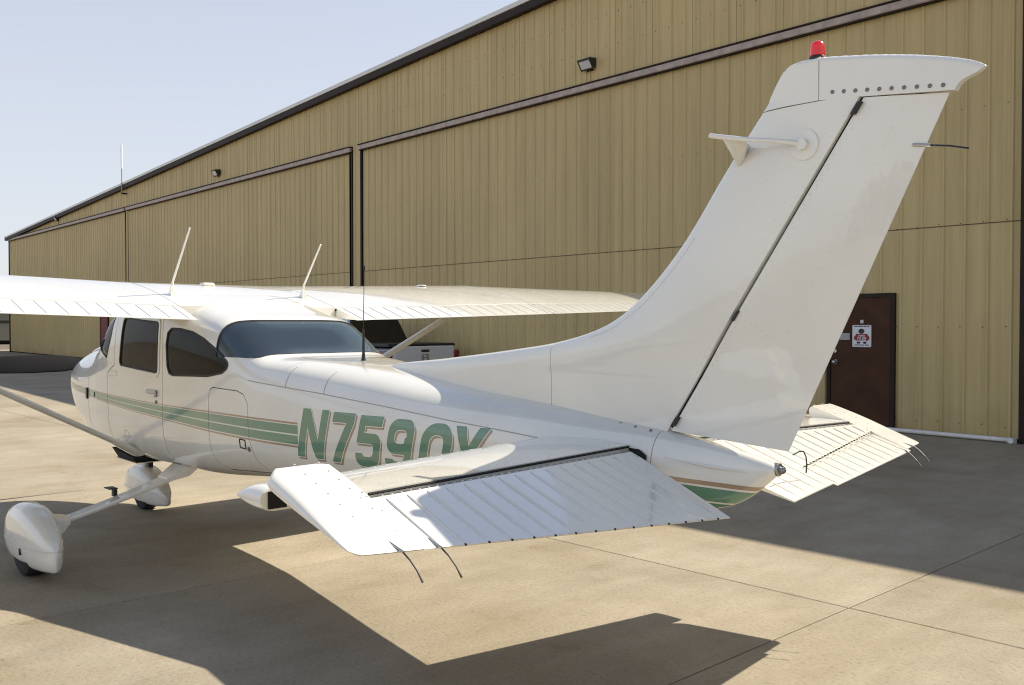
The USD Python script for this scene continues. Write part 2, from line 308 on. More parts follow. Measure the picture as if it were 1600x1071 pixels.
for s0, s1 in BAYS:
    for k in np.arange(math.ceil(s0/.3048), math.floor(min(s1, 37)/.3048)):
        for z in (2.985, 1.55, 4.55, .2):
            scr.append(((k*.3048+.02, .004, z+rng.normal()*.01), (0, 1, 0)))
for k in np.arange(8, 120):
    for z in (6.9, 7.5):
        if z < ztop(k*.3048)-.3: scr.append(((k*.3048+.02, .033, z), (0, 1, 0)))
part('screw_heads', rivets([a for a, _ in scr], [b for _, b in scr], .008, .006, 5), TRIM, hangar, kind='stuff')
def man_door(s0, s1, h, knob_s):
    fr = cat([tbox(s0-.06, s0, -.02, .052, 0, h+.06), tbox(s1, s1+.06, -.02, .052, 0, h+.06), tbox(s0, s1, -.02, .052, h, h+.06)])
    fprim = part('door_frame', fr, TRIM, hangar)
    d_ = part('door', tbox(s0+.005, s1-.005, -.02, .040, .02, h-.005, .004), DOORBROWN, hangar)
    part('kick_plate', tbox(s0+.03, s1-.03, .040, .0425, .06, .32), DOORBROWN, d_)
    k = trimesh.creation.icosphere(2, .034); k.apply_translation([knob_s, .092, 1.0])
    part('handle', cat([k, cyl((knob_s, .04, 1.0), (knob_s, .08, 1.0), .014), cyl((knob_s, .04, 1.0), (knob_s, .046, 1.0), .036)]), METAL, d_, 30)
    part('lock', cyl((knob_s, .04, 1.17), (knob_s, .062, 1.17), .027), METAL, d_, 30)
    return d_
d1 = man_door(4.05, 5.02, 1.98, 4.93)
part('notice_plate', tbox(4.70, 4.86, .040, .044, 1.34, 1.445), plain('grey_plate', (.33, .32, .31), .5), d1)
part('sticker', tbox(4.48, 4.53, .040, .0425, 1.595, 1.645), plain('pale_sticker', (.55, .53, .48), .5), d1)
man_door(38.62, 39.55, 2.0, 38.75)
RB = UsdShade.Material
for pth in list(stage.Traverse()):
    if str(pth.GetPath()).endswith('/hangar/door_001'):
        UsdShade.MaterialBindingAPI.Apply(pth).Bind(plain('red_brown_door_paint', (.13, .022, .018), .42, vary=.15)); tag(pth, label='dark red door')

# sign on the door (white enamel plate, word in a red band)
sg = thing('door_sign', 'small white rectangular sign with dark red emblem on the brown door', 'sign', wl(4.50, .046, 1.235), -2.2+180)
sp = rounded([(-.155, 0), (.155, 0), (.155, .335), (-.155, .335)], .02)
SIGNW = plain('sign_white', (.62, .63, .64), .35); SIGNR = plain('sign_dark_red', (.22, .015, .02), .4); SIGNK = plain('sign_black', (.02, .015, .015), .5)
# sign faces +y in hangar space: rotated 180 so local -y looks out
part('plate', tri(prism_y(sp, -.006, 0)), SIGNW, sg)
part('border', tri(prism_y(sp.difference(sp.buffer(-.006)), -.0075, -.006)), plain('sign_grey', (.25, .25, .25), .4), sg)
def text_on(txt, h, cx, z, dpt, m, parent, name, width=None):
    t = meshkit.text_mesh(txt, h, .001, True); b = t.bounds; w = b[1][0]-b[0][0]
    s = (width/w) if width else 1.0
    t.apply_translation([-(b[0][0]+b[1][0])/2, 0, 0]); v = t.vertices.copy(); t.vertices = np.stack([v[:, 0]*s+cx, -dpt-v[:, 2], v[:, 1]+z], 1)
    part(name, t, m, parent)
emb = union_all([sbox(-.085, .105, .085, .19), Point(-.085, .14).buffer(.03), Point(.085, .14).buffer(.03)])
part('emblem', tri(prism_y(emb.buffer(.01).difference(Point(0, .04).buffer(.02)), -.0082, -.006)), SIGNR, sg)
blob = union_all([affinity.scale(Point(-.005, .24).buffer(.045), 1.05, .85), affinity.scale(Point(-.05, .068).buffer(.024), 1.2, .7), affinity.scale(Point(.05, .068).buffer(.024), 1.2, .7)])
part('emblem_patch', tri(prism_y(blob, -.0082, -.006)), SIGNK, sg)
text_on('CUB', .052, 0, .098, .0082, SIGNW, sg, 'word', .14)
text_on('PIPER', .026, 0, .158, .0082, SIGNW, sg, 'word', .10)
for z, ws in ((.306, (.05, .07, .045, .035)), (.026, (.095, .05, .06))):      # lines too small to read in the photograph
    x = -(sum(ws)+.012*(len(ws)-1))/2
    for w in ws:
        part('small_print', tbox(x, x+w, -.0072, -.0055, z, z+.013), SIGNK, sg); x += w+.012

# floodlights
LAMPB = plain('lamp_bronze', (.02, .019, .018), .4)
LENS = plain('lamp_lens', (.55, .54, .52), .15, coat=.5)
def flood(s, z, label):
    o = thing('flood_light', label, 'wall light', wl(s, .035, z), -2.2, 'flood lights on the hangar wall')
    K = .66
    hp = Polygon([(0, -.02), (.10, -.16), (.13, -.16), (.30, .10), (.30, .14), (0, .16)])     # (d, z) side outline
    e = tri(prism_y(hp, -.26, .26)); v = e.vertices.copy(); e.vertices = np.stack([v[:, 1], v[:, 0], v[:, 2]], 1); e.fix_normals()
    e.apply_scale(K); part('housing', e, LAMPB, o)
    a, b = np.array([.135, -.155]), np.array([.300, .10]); nn = np.array([b[1]-a[1], -(b[0]-a[0])]); nn /= np.linalg.norm(nn)
    def face(u0, u1, x0, x1, off):
        p0, p1 = a+(b-a)*u0+nn*off, a+(b-a)*u1+nn*off
        q0, q1 = a+(b-a)*u0-nn*.01, a+(b-a)*u1-nn*.01
        return trimesh.convex.convex_hull(K*np.array([(x, p[0], p[1]) for x in (x0, x1) for p in (p0, p1, q0, q1)]))
    part('lens', face(.12, .9, -.21, .21, .004), LENS, o)
    part('lens_rim', cat([face(.02, .11, -.25, .25, .012), face(.91, .99, -.25, .25, .012), face(.11, .91, -.25, -.215, .012), face(.11, .91, .215, .25, .012)]), LAMPB, o)
    part('mounting_plate', tbox(-.08, .08, -.005, .014, -.12, .13), LAMPB, o)
    part('conduit', cyl((0, .005, -.10), (0, .005, -.30), .012, 8), OCHRE, o)
flood(10.2, 6.62, 'large dark flood light above the near hangar door, closest to the tail fin')
flood(27.4, 6.58, 'dark flood light above the middle hangar door, right of the thin mast')
flood(45.6, 6.58, 'smallest dark flood light near the far left end of the hangar roof')

# mast with whip antenna on the hangar edge
mast = thing('roof_mast', 'thin white antenna mast fixed to the hangar wall and rising above the roof', 'antenna', wl(36.2, .22, 0), -2.2)
part('mast_pipe', cyl((0, 0, 6.75), (0, 0, 7.85), .022, 10), plain('mast_grey', (.30, .27, .24), .5), mast)
part('whip', cyl((0, 0, 7.80), (0, 0, 8.75), .035, 10), plain('whip_white', (.78, .77, .75), .4), mast)
part('bracket', tbox(-.02, .02, -.18, .02, 6.78, 6.84), TRIM, mast)
# white pipe at the foot of the wall
pipe = thing('white_pipe', 'white pipe lying along the foot of the hangar wall right of the brown door', 'pipe', wl(3.3, .13, .045), -2.2)
part('pipe_run', cyl((-.98, 0, 0), (.75, 0, 0), .030, 14), plain('white_plastic', (.66, .64, .60), .4, vary=.1, scale=12), pipe, 40)
part('elbow', cat([cyl((-1.03, 0, -.01), (-.93, 0, -.01), .042, 14), cyl((-1.0, .0, 0), (-1.0, .10, 0), .036, 14)]), _mats['white_plastic'], pipe, 40)

# grey building far left
gb = thing('grey_hangar', 'dark grey metal building beyond the far left end of the ochre hangar', 'building', (60, -8, 0), 0)
GREY = plain('grey_metal', (.085, .088, .08), .55, vary=.12, scale=.6)
part('wall', tbox(0, 22, -14, 15, 1.75, 4.1), GREY, gb); part('lower_wall', tbox(.06, 22, -14, 15, 0.55, 1.72), GREY, gb)
part('base', tbox(.03, 22, -14, 15, 0, .3), plain('base_concrete', (.33, .30, .26), .9), gb); part('opening', tbox(.3, 21.9, -13.9, 14.9, .29, .56), DARKGAP, gb)
part('roof', tbox(-.3, 22.3, -14.3, 15.3, 4.1, 4.25), TRIM, gb)

# ------------------------------------------------------------------ pickup truck
TW = plain('truck_white', (.62, .63, .65), .3, coat=.6, vary=.02)
TGLASS = mat('truck_dark_glass', {'p': ('principled_bsdf', {'base_color': (.006, .006, .007), 'roughness': .05})}, [])
TLIGHT = mat('tail_light_red', {'p': ('principled_bsdf', {'base_color': (.16, .01, .012), 'roughness': .15, 'coat_weight': .6})}, [])
tk = thing('pickup_truck', 'white pickup truck with black bed cover parked beside the hangar wall', 'pickup truck', (13.3, -9.12, 0))
def body(xs_, w, z0, z1, r=.10):
    """Rounded box loft along x: half width and bottom, top heights per station."""
    Rg = []; th = np.linspace(0, 2*np.pi, 800)
    for x, ww, a, b in zip(xs_, w, z0, z1):
        n = max(2.5, .9*min(ww, (b-a)/2)/max(r, .01)*1.4)
        y = ww*np.sign(np.cos(th))*np.abs(np.cos(th))**(2/n); z = (a+b)/2+(b-a)/2*np.sign(np.sin(th))*np.abs(np.sin(th))**(2/n)
        k = np.r_[0, np.cumsum(np.hypot(np.diff(y), np.diff(z)))]; u = np.linspace(0, k[-1], 65)[:-1]
        Rg.append(np.stack([np.full(64, x), np.interp(u, k, y), np.interp(u, k, z)], 1))
    m = rings(Rg); m.fix_normals(); return m
lower = man(body([0, .04, 1.0, 2.6, 4.3, 4.95, 5.2], [.95, .985, .99, .99, .99, .95, .80], [.42, .38, .34, .33, .34, .38, .45], [1.08, 1.10, 1.10, 1.08, 1.06, 1.0, .9]))
for x in (.98, 4.15):
    lower = lower - man(cyl((x, -1.2, .36), (x, 1.2, .36), .43, 32))
part('body', tri(lower), TW, tk, 35)
Rg = [(1.52, .80, 1.04, 1.10), (1.69, .765, 1.04, 1.42), (1.87, .72, 1.04, 1.74), (2.3, .72, 1.04, 1.79), (3.2, .72, 1.04, 1.76), (3.6, .74, 1.04, 1.62), (4.25, .80, 1.02, 1.10)]
part('cab', body(*map(list, zip(*Rg)), r=.07), TW, tk, 35)
part('rear_window', trimesh.convex.convex_hull(np.array([(x+e, y, z) for x, z, w in ((1.500, 1.13, .745), (1.80, 1.675, .64)) for y in (-w, w) for e in (0, .08)])), TGLASS, tk)
for s in (-1, 1):
    part('side_window', trimesh.convex.convex_hull(np.array([(x, s*y, z) for x, y, z in [(1.85, .79, 1.14), (3.9, .80, 1.12), (3.35, .735, 1.6), (2.0, .735, 1.64), (1.85, .7, 1.14), (3.9, .7, 1.12), (3.35, .64, 1.6), (2.0, .64, 1.64)]])), TGLASS, tk)
part('windshield', trimesh.convex.convex_hull(np.array([(4.2, .7, 1.14), (4.2, -.7, 1.14), (3.62, .64, 1.62), (3.62, -.64, 1.62), (4.1, .7, 1.1), (4.1, -.7, 1.1), (3.55, .64, 1.58), (3.55, -.64, 1.58)])), TGLASS, tk)
part('bed_cover', tbox(.03, 1.56, -.90, .90, 1.10, 1.165, .02), BLACK, tk)
tg = part('tailgate', tbox(-.045, .03, -.80, .80, .60, 1.11, .02), TW, tk)
part('handle', cat([tbox(-.062, -.043, -.10, .10, .985, 1.02, .005)]), BLACK, tg); part('handle_bezel', tbox(-.056, -.044, -.115, .115, 1.022, 1.05, .004), METAL, tg)
part('crease', tbox(-.049, -.044, -.76, .76, .905, .915), _mats['truck_white'], tg)
hp = union_all([LineString([(-.062, -.055), (-.045, .055)]).buffer(.011), LineString([(.062, -.055), (.045, .055)]).buffer(.011), LineString([(-.05, 0), (.05, 0)]).buffer(.011)])
ring = rounded([(-.085, -.075), (.085, -.075), (.10, .075), (-.10, .075)], .03); ring = ring.difference(ring.buffer(-.012))
eg = tri(prism_y(union_all([hp, ring]), 0, .014)); v = eg.vertices.copy(); eg.vertices = np.stack([-.045-v[:, 1], -v[:, 0], v[:, 2]+.865], 1); eg.fix_normals()
part('emblem', eg, METAL, tg)
for s in (-1, 1): part('tail_light', tbox(-.02, .28, *sorted((s*.815, s*1.0)), .70, 1.02, .03), TLIGHT, tk)
part('bumper', tbox(-.12, .2, -.95, .95, .38, .57, .04), plain('bumper_grey', (.12, .12, .12), .5), tk)
for x in (.98, 4.15):
    for s in (-1, 1):
        w_ = part('tyre', trimesh.creation.revolve(np.array([(.22, -.12), (.34, -.12), (.375, -.08), (.38, 0), (.375, .08), (.34, .12), (.22, .12), (.22, -.12)]), sections=36).apply_transform(trimesh.transformations.rotation_matrix(np.pi/2, [1, 0, 0])).apply_translation([x, s*.86, .378]), RUBBER, tk, 40)
        part('rim', cat([cyl((x, s*.80, .378), (x, s*.95, .378), .225, 28)]), METAL, w_, 30)

# ------------------------------------------------------------------ the aeroplane
ap = thing('airplane', 'white high wing light aircraft with green and tan side stripes and swept tail fin', 'airplane')
def curve(*pts):
    p = np.array(sorted(pts)); return PchipInterpolator(p[:, 0], p[:, 1])
Bw = curve((-.66, .040), (-.5, .055), (-.3, .085), (0, .128), (.3, .178), (1.0, .292), (2.0, .455), (2.6, .537), (3.1, .558), (4.2, .565), (5.0, .553), (5.27, .538), (5.6, .515), (5.85, .475), (6.05, .42), (6.15, .365), (6.21, .29))
Zt = curve((-.66, 1.05), (-.5, 1.083), (-.155, 1.138), (.168, 1.172), (.51, 1.210), (1.14, 1.264), (1.853, 1.345), (2.3, 1.378), (2.50, 1.387), (2.58, 1.405), (2.97, 1.608), (3.04, 1.632), (3.2, 1.668), (3.4, 1.716), (3.55, 1.755), (3.75, 1.80), (4.1, 1.845), (4.45, 1.815), (4.6, 1.79), (4.85, 1.715), (5.0, 1.60), (5.10, 1.505), (5.2, 1.468), (5.27, 1.458), (5.6, 1.425), (5.85, 1.385), (6.05, 1.325), (6.15, 1.275), (6.21, 1.23))
Zb = curve((-.66, 1.0), (-.62, .965), (-.56, .915), (-.45, .855), (-.3, .82), (0, .785), (1.2, .71), (2.6, .622), (3.6, .543), (4.5, .535), (5.2, .56), (5.6, .60), (5.8, .665), (5.98, .76), (6.12, .89), (6.21, 1.03))
Zc = curve((-.66, 1.025), (-.4, 1.0), (0, .985), (1.5, 1.0), (2.6, 1.0), (4.5, 1.0), (5.6, 1.03), (6.0, 1.10), (6.21, 1.14))
Nt = curve((-.66, 2.), (0, 2.15), (.9, 2.5), (1.5, 3.0), (2.0, 3.8), (2.45, 5.5), (2.7, 6.5), (3.0, 7.), (3.6, 7.), (4.5, 6.5), (4.9, 5.8), (5.1, 4.4), (5.3, 3.4), (5.8, 2.6), (6.21, 2.1))
Nb = curve((-.66, 2.), (0, 2.5), (1.2, 2.9), (2.6, 3.3), (5.2, 3.3), (5.7, 2.7), (6.21, 2.1))
NR = 112
def ring_at(x, off=0.):
    b, zt, zb, zc, nt, nb = (float(f(x)) for f in (Bw, Zt, Zb, Zc, Nt, Nb)); b = max(b+off, .01); zt += off; zb -= off
    th = np.linspace(-np.pi/2, 1.5*np.pi, 1600)
    n = np.where(np.sin(th) >= 0, nt, nb); hh = np.where(np.sin(th) >= 0, zt-zc, zc-zb)
    y = b*np.sign(np.cos(th))*np.abs(np.cos(th))**(2/n); z = zc + hh*np.sign(np.sin(th))*np.abs(np.sin(th))**(2/n)
    s = np.r_[0, np.cumsum(np.hypot(np.diff(y), np.diff(z)))]; u = np.linspace(0, s[-1], NR+1)[:-1]
    return np.stack([np.full(NR, x), np.interp(u, s, y), np.interp(u, s, z)], 1)
FX = np.concatenate([np.linspace(-.66, -.45, 14), np.linspace(-.43, 2.4, 60), np.linspace(2.43, 3.2, 32), np.linspace(3.24, 4.4, 24), np.linspace(4.43, 5.3, 34), np.linspace(5.33, 6.21, 40)])
_lofts = {}
def loft(off, x0=-1, x1=9):
    k = (off, x0, x1)
    if k not in _lofts:
        X = FX[(FX >= x0) & (FX <= x1)]
        Rg = [ring_at(x, off) for x in X]
        for side, end in ((0, X[0]), (1, X[-1])):                        # rounded ends
            e = Rg[0] if side == 0 else Rg[-1]; c = e.mean(0); ext = []
            for q, g in ((.35, .80), (.62, .5)):
                w = c + (e-c)*g; w[:, 0] = end + (-1 if side == 0 else 1)*(.012 if side == 0 else .05)*q; ext.append(w)
            if x0 < -.9 and side == 0: Rg = ext[::-1] + Rg
            if x1 > 8 and side == 1: Rg = Rg + ext
        m = rings(Rg); _lofts[k] = man(m)
    return _lofts[k]
def side_y(x, z, off=0.):
    x, z = np.asarray(x, float), np.asarray(z, float)
    t = np.where(z >= Zc(x), (z-Zc(x))/(Zt(x)-Zc(x)), (Zc(x)-z)/(Zc(x)-Zb(x))); n = np.where(z >= Zc(x), Nt(x), Nb(x))
    return (Bw(x)+off)*np.maximum(1-np.clip(t, 0, 1)**n, 0)**(1/n)
shell = loft(0.) - loft(-.016, -.4, 6.0)

WIN_DOOR = rounded([(4.475, 1.635), (3.835, 1.60), (3.85, 1.262), (3.86, 1.25), (4.545, 1.285)], .035)
WIN_QTR = Polygon([(3.705, 1.45), (3.69, 1.30), (3.66, 1.255), (3.60, 1.243), (3.087, 1.258), (2.90, 1.285), (2.845, 1.312), (2.825, 1.342), (2.85, 1.362), (2.995, 1.436), (3.15, 1.494), (3.316, 1.537), (3.50, 1.558), (3.63, 1.560), (3.685, 1.53)]).buffer(-.02).buffer(.02, quad_segs=6)
DOOR = rounded([(3.775, .655), (3.765, 1.70), (4.62, 1.70), (4.66, 1.28), (4.80, 1.22), (4.80, .70), (4.72, .62), (3.80, .60)], .05)
BAG = Polygon([(3.077, .73), (3.075, 1.13), (3.06, 1.172), (3.02, 1.19), (2.72, 1.183), (2.645, 1.165), (2.60, 1.11), (2.585, .90), (2.55, .78), (2.50, .69), (3.0, .66)]).buffer(-.02).buffer(.02, quad_segs=5)
WSIDE = Polygon([(4.675, 1.80), (4.735, 1.50), (4.825, 1.33), (4.958, 1.385), (5.02, 1.45), (5.2, 1.60), (5.2, 2.0), (4.67, 2.0)])
REARW = Polygon([(2.585, 0), (2.588, .30), (2.605, .44), (2.64, .485), (2.70, .515), (2.93, .60), (2.975, .60), (2.985, .40), (2.985, 0)])
REARW = union_all([REARW, affinity.scale(REARW, 1, -1, origin=(0, 0))]).buffer(.001).buffer(-.02).buffer(.02, quad_segs=6)
WTOP = sbox(4.55, -.505, 5.10, .505)
def both(poly): return prism_y(poly, .2, 1.0) + prism_y(poly, -1.0, -.2)
def rear_prism(p): return prism_z(p, 1.385, 2.0)
def front_prism(g=0.):                                        # windshield with wrapped sides
    w = prism_y(WSIDE.buffer(-g) if g else WSIDE, -1., 1.)
    return w
holes = both(WIN_DOOR) + both(WIN_QTR) + rear_prism(REARW) + front_prism()
doorP, doorP2 = both(DOOR.buffer(-.0035)), both(DOOR.buffer(.0035))
bagP, bagP2 = prism_y(BAG.buffer(-.003), .2, 1.), prism_y(BAG.buffer(.003), .2, 1.)
COWLX = 5.272
skin = shell - holes
cowl = skin ^ mbox(COWLX+.006, 9, -2, 2, 0, 3)
tailc = skin ^ mbox(-2, -.128, -2, 2, 0, 3)
# cooling inlets, outlet and nose vents are cut into the cowling
for s in (-1, 1): cowl = cowl - man(cyl((5.9, s*.24, 1.20), (6.6, s*.24, 1.20), .085, 24))
fus = (skin ^ mbox(-.124, COWLX, -2, 2, 0, 3)) - doorP2 - bagP2
SM = 28
fz = part('fuselage', tri(fus), WHITE, ap, SM)
part('cowling', tri(cowl), WHITE, ap, SM)
tc = part('tail_cone', tri(tailc), WHITE, ap, SM)
for s in (1, -1):
    half = mbox(3, 5.2, *((0, 2) if s > 0 else (-2, 0)), 0, 3)
    dr = part('cabin_door', tri((skin ^ doorP) ^ half), WHITE, ap, SM)
    yd = float(side_y(3.92, 1.115)) * s
    h = cat([tbox(3.86, 4.03, *sorted((yd-s*.002, yd+s*.012)), 1.10, 1.128, .004), tbox(3.86, 3.885, *sorted((yd, yd+s*.016)), 1.08, 1.128, .004)])
    part('handle', h, METAL, dr)
    part('lock', cyl((3.875, yd-s*.002, 1.045), (3.875, yd+s*.006, 1.045), .012, 12), SCREW, dr)
    fr = (both(WIN_DOOR.buffer(.034)) - both(WIN_DOOR.buffer(.010))) ^ (loft(.004) - loft(-.004, -.4, 6.)) ^ half
    part('window_frame', tri(fr), WHITE, dr, SM)
    part('door_window', tri((both(WIN_DOOR.buffer(.0005)) ^ (loft(-.004, -.4, 6.1) - loft(-.008, -.4, 6.))) ^ half), GLASS, dr, SM)
    part('window_seal', tri(((both(WIN_DOOR.buffer(.006)) - both(WIN_DOOR.buffer(-.006))) ^ (loft(.0045) - loft(-.012, -.4, 6.))) ^ half), GASKET, dr, SM)
    q = mbox(2.5, 4, *((0, 2) if s > 0 else (-2, 0)), 0, 3)
    g = part('quarter_window', tri((both(WIN_QTR.buffer(.0005)) ^ (loft(-.004, -.4, 6.1) - loft(-.008, -.4, 6.))) ^ q), GLASS, ap, SM)
    part('window_seal', tri(((both(WIN_QTR.buffer(.006)) - both(WIN_QTR.buffer(-.006))) ^ (loft(.003) - loft(-.012, -.4, 6.))) ^ q), GASKET, g, SM)
bg = part('baggage_door', tri(skin ^ bagP), WHITE, ap, SM)
yb = float(side_y(2.66, .86))
part('latch', prism_tri(rounded([(2.63, .83), (2.70, .835), (2.70, .895), (2.63, .89)], .01).difference(rounded([(2.637, .837), (2.693, .842), (2.693, .888), (2.637, .883)], .006)), yb-.02, yb+.004) if False else tri(prism_y(rounded([(2.63, .83), (2.70, .835), (2.70, .895), (2.63, .89)], .01).difference(rounded([(2.637, .837), (2.693, .842), (2.693, .888), (2.637, .883)], .006)), .45, .6) ^ (loft(.003)-loft(-.004, -.4, 6.))), GASKET, bg)
part('lock', tri(prism_y(Point(2.60, .835).buffer(.014), .4, .6) ^ (loft(.004)-loft(-.004, -.4, 6.))), SCREW, bg)
rw = part('rear_window', tri(rear_prism(REARW.buffer(.0005)) ^ (loft(-.004, -.4, 6.1) - loft(-.008, -.4, 6.))), REARGLASS, ap, SM)
part('window_seal', tri((rear_prism(REARW.buffer(.005)) - rear_prism(REARW.buffer(-.004))) ^ (loft(.002) - loft(-.012, -.4, 6.))), GASKET, rw, SM)
ws = part('windshield', tri(prism_y(WSIDE, -1, 1) ^ (loft(-.004, -.4, 6.1) - loft(-.008, -.4, 6.))), GLASS, ap, SM)
part('window_seal', tri((prism_y(WSIDE.buffer(.006), -1, 1) - prism_y(WSIDE.buffer(-.004), -1, 1)) ^ (loft(.002) - loft(-.012, -.4, 6.))), GASKET, ws, SM)
part('seam', tri((loft(-.004, 5.2, 5.35) - loft(-.02, 5.1, 5.4)) ^ mbox(COWLX-.004, COWLX+.012, -2, 2, 0, 3)), DARKGAP, ap, SM)
# cabin: lining, floor, seats, panel
lin = ((loft(-.02, 2.3, 5.15) - loft(-.026, 2.0, 5.3)) - both(WIN_DOOR.buffer(.012)) - both(WIN_QTR.buffer(.012)) - rear_prism(REARW.buffer(.01)) - prism_y(WSIDE.buffer(.01), -1, 1))
part('cabin_lining', tri(lin), LINING, ap, SM)
part('cabin_floor', tbox(2.9, 5.0, -.40, .40, .655, .69), LINING, ap)
part('rear_bulkhead', tri(loft(-.03, 2.32, 2.4) ^ mbox(2.3, 2.42, -1, 1, 0, 3)), LINING, ap)
ipb = part('instrument_panel', tbox(4.78, 4.86, -.47, .47, 1.02, 1.34, .02), PANELBLK, ap)
part('glare_shield', trimesh.convex.convex_hull(np.array([(x, y, z) for y in (-.46, .46) for x, z in ((4.74, 1.345), (5.05, 1.36), (5.05, 1.40), (4.74, 1.365))])), PANELBLK, ap)
def seat(x, y, w, hb, name='seat', rec=.12):
    b = part(name, tbox(x-.02, x+.48, y-w, y+w, .86, .99, .05), SEAT, ap)
    bk = trimesh.convex.convex_hull(np.array([(x+dx, y+dy, z) for dy in (-w, w) for dx, z in ((0, .96), (.11, .96), (-rec, 1.0+hb-.05), (-rec+.09, 1.0+hb-.05))] + [(x+dx, y+dy, z) for dy in (-w*.75, w*.75) for dx, z in ((-rec-.01, 1.0+hb), (-rec+.08, 1.0+hb))]))
    part('seat_back', bk, SEAT, b, 20)
    part('seat_pedestal', tbox(x+.05, x+.4, y-w*.7, y+w*.7, .66, .87), PANELBLK, b)
for y in (-.25, .25):
    seat(3.98, y, .21, .50)
seat(3.05, 0, .44, .44, 'rear_seat')
part('headrest', tbox(3.84, 3.92, .15, .35, 1.50, 1.60, .03), SEAT, ap); part('headrest', tbox(3.84, 3.92, -.35, -.15, 1.50, 1.60, .03), SEAT, ap)
for y in (-.25, .25):
    yk = part('control_wheel', tube([(4.62, y+.14*math.cos(a), 1.17+.09*math.sin(a)) for a in np.linspace(-.6, math.pi+.6, 24)], .014, 8), BLACK, ap, 40)
    part('control_shaft', cyl((4.62, y, 1.14), (4.80, y, 1.14), .014, 10), METAL, yk, 40)

# side stripes and registration: thin painted films that follow the skin
film_out, film_in = loft(.0012), loft(-.0025, -.64, 6.15)
band = film_out - film_in
def film(poly, side=1, clip=None):
    f = (prism_y(poly, .03, 1.) if side > 0 else prism_y(poly, -1., -.03)) ^ band
    return f if clip is None else f - clip
gaps = prism_y(DOOR.buffer(.004).difference(DOOR.buffer(-.004)), -1, 1) + prism_y(BAG.buffer(.0035).difference(BAG.buffer(-.0035)), 0, 1) + mbox(COWLX-.003, COWLX+.009, -2, 2, 0, 3)
top_c = curve((2.0, 1.027), (2.9, 1.037), (3.75, 1.037), (4.64, 1.049), (5.25, 1.066), (6.2, 1.115)); bot_c = curve((2.0, .884), (2.9, .900), (3.75, .930), (4.64, .968), (5.25, 1.008), (6.2, 1.078))
def ribbon(u0, u1, xa=2.125, xb=6.1):
    X = np.linspace(xa, xb, 60); T, B = top_c(X), bot_c(X)
    return Polygon(list(zip(X, B+(T-B)*u1)) + list(zip(X[::-1], (B+(T-B)*u0)[::-1])))
for s in (1, -1):
    for u0, u1, m_, nm in ((.925, 1., TAN, 'tan_stripe'), (.535, .885, GREEN, 'green_stripe'), (.125, .475, GREEN, 'green_stripe'), (0., .075, TAN, 'tan_stripe')):
        part(nm, tri(film(ribbon(u0, u1), s, gaps)), m_, ap, SM)
# tail cone colours
def tband(z0a, z0b, z1a, z1b): return Polygon([(-.7, z0a), (-.20, z0b), (-.20, z1b), (-.7, z1a)])
def tfilm(poly, side): return (prism_y(poly, 0, 1.) if side > 0 else prism_y(poly, -1., 0)) ^ band
for s in (1, -1):
    part('tan_stripe', tri(tfilm(tband(.930, .942, .948, .960), s)), TAN, tc, SM)
    part('green_stripe', tri(tfilm(tband(.866, .874, .921, .933), s)), GREEN, tc, SM)
    part('green_stripe', tri(tfilm(tband(.70, .70, .858, .866), s)), GREEN, tc, SM)
# registration letters, drawn as strokes in a unit box
def strokes(paths, w, cap='flat', join='mitre'):
    return union_all([LineString(p).buffer(w/2, cap_style=cap, join_style=join, mitre_limit=8) for p in paths])
def arc(cx, cy, rx, ry, a0, a1, n=14): return [(cx+rx*math.cos(math.radians(a)), cy+ry*math.sin(math.radians(a))) for a in np.linspace(a0, a1, n)]
def rr_loop(w, h, st, r):
    o = sbox(0, 0, w, h); return o.buffer(-r).buffer(r, quad_segs=8).difference(sbox(st, st, w-st, h-st).buffer(-r*.45).buffer(r*.45, quad_segs=8))
SW = .215
def glyph(c):
    if c == 'N': w = .80; g = union_all([sbox(0, 0, SW, 1), sbox(w-SW, 0, w, 1), Polygon([(0, 1), (SW*1.08, 1), (w, 0), (w-SW*1.08, 0)])])
    if c == '7': w = .70; g = union_all([sbox(0, 1-.2, w, 1), Polygon([(w-.24, .8), (w, .8), (.40, 0), (.14, 0)])])
    if c == '5':
        w = .74; low = rr_loop(w, .66, .20, .22)
        g = union_all([sbox(0, .80, w*.95, 1), sbox(0, .48, .20, 1), low.difference(sbox(-.1, .26, .30, .54)), sbox(0, .46, .35, .60).intersection(rr_loop(w, .66, .2, .1))])
    if c == '9':
        w = .74; up_ = affinity.translate(rr_loop(w, .66, .20, .24), 0, .34); low = rr_loop(w, .66, .20, .22).difference(sbox(-.1, .24, .5, .8))
        g = union_all([up_, low, sbox(w-.20, .3, w, .7)])
    if c in '0Q':
        w = .80; g = rr_loop(w, 1., SW, .34)
        if c == 'Q': g = union_all([g, Polygon([(.42, .26), (.58, .34), (.86, -.04), (.68, -.08)])])
    if c == 'Y': w = .86; g = union_all([Polygon([(0, 1), (.26, 1), (w/2+.11, .45), (w/2-.11, .45)]), Polygon([(w, 1), (w-.26, 1), (w/2-.11, .45), (w/2+.11, .45)]), sbox(w/2-.11, 0, w/2+.11, .48)])
    return g, w
HT = .279
slots = [('N', 2.137, .218), ('7', 1.884, .172), ('5', 1.672, .178), ('9', 1.452, .18), ('Q', 1.220, .205), ('Y', 1.014, .212)]
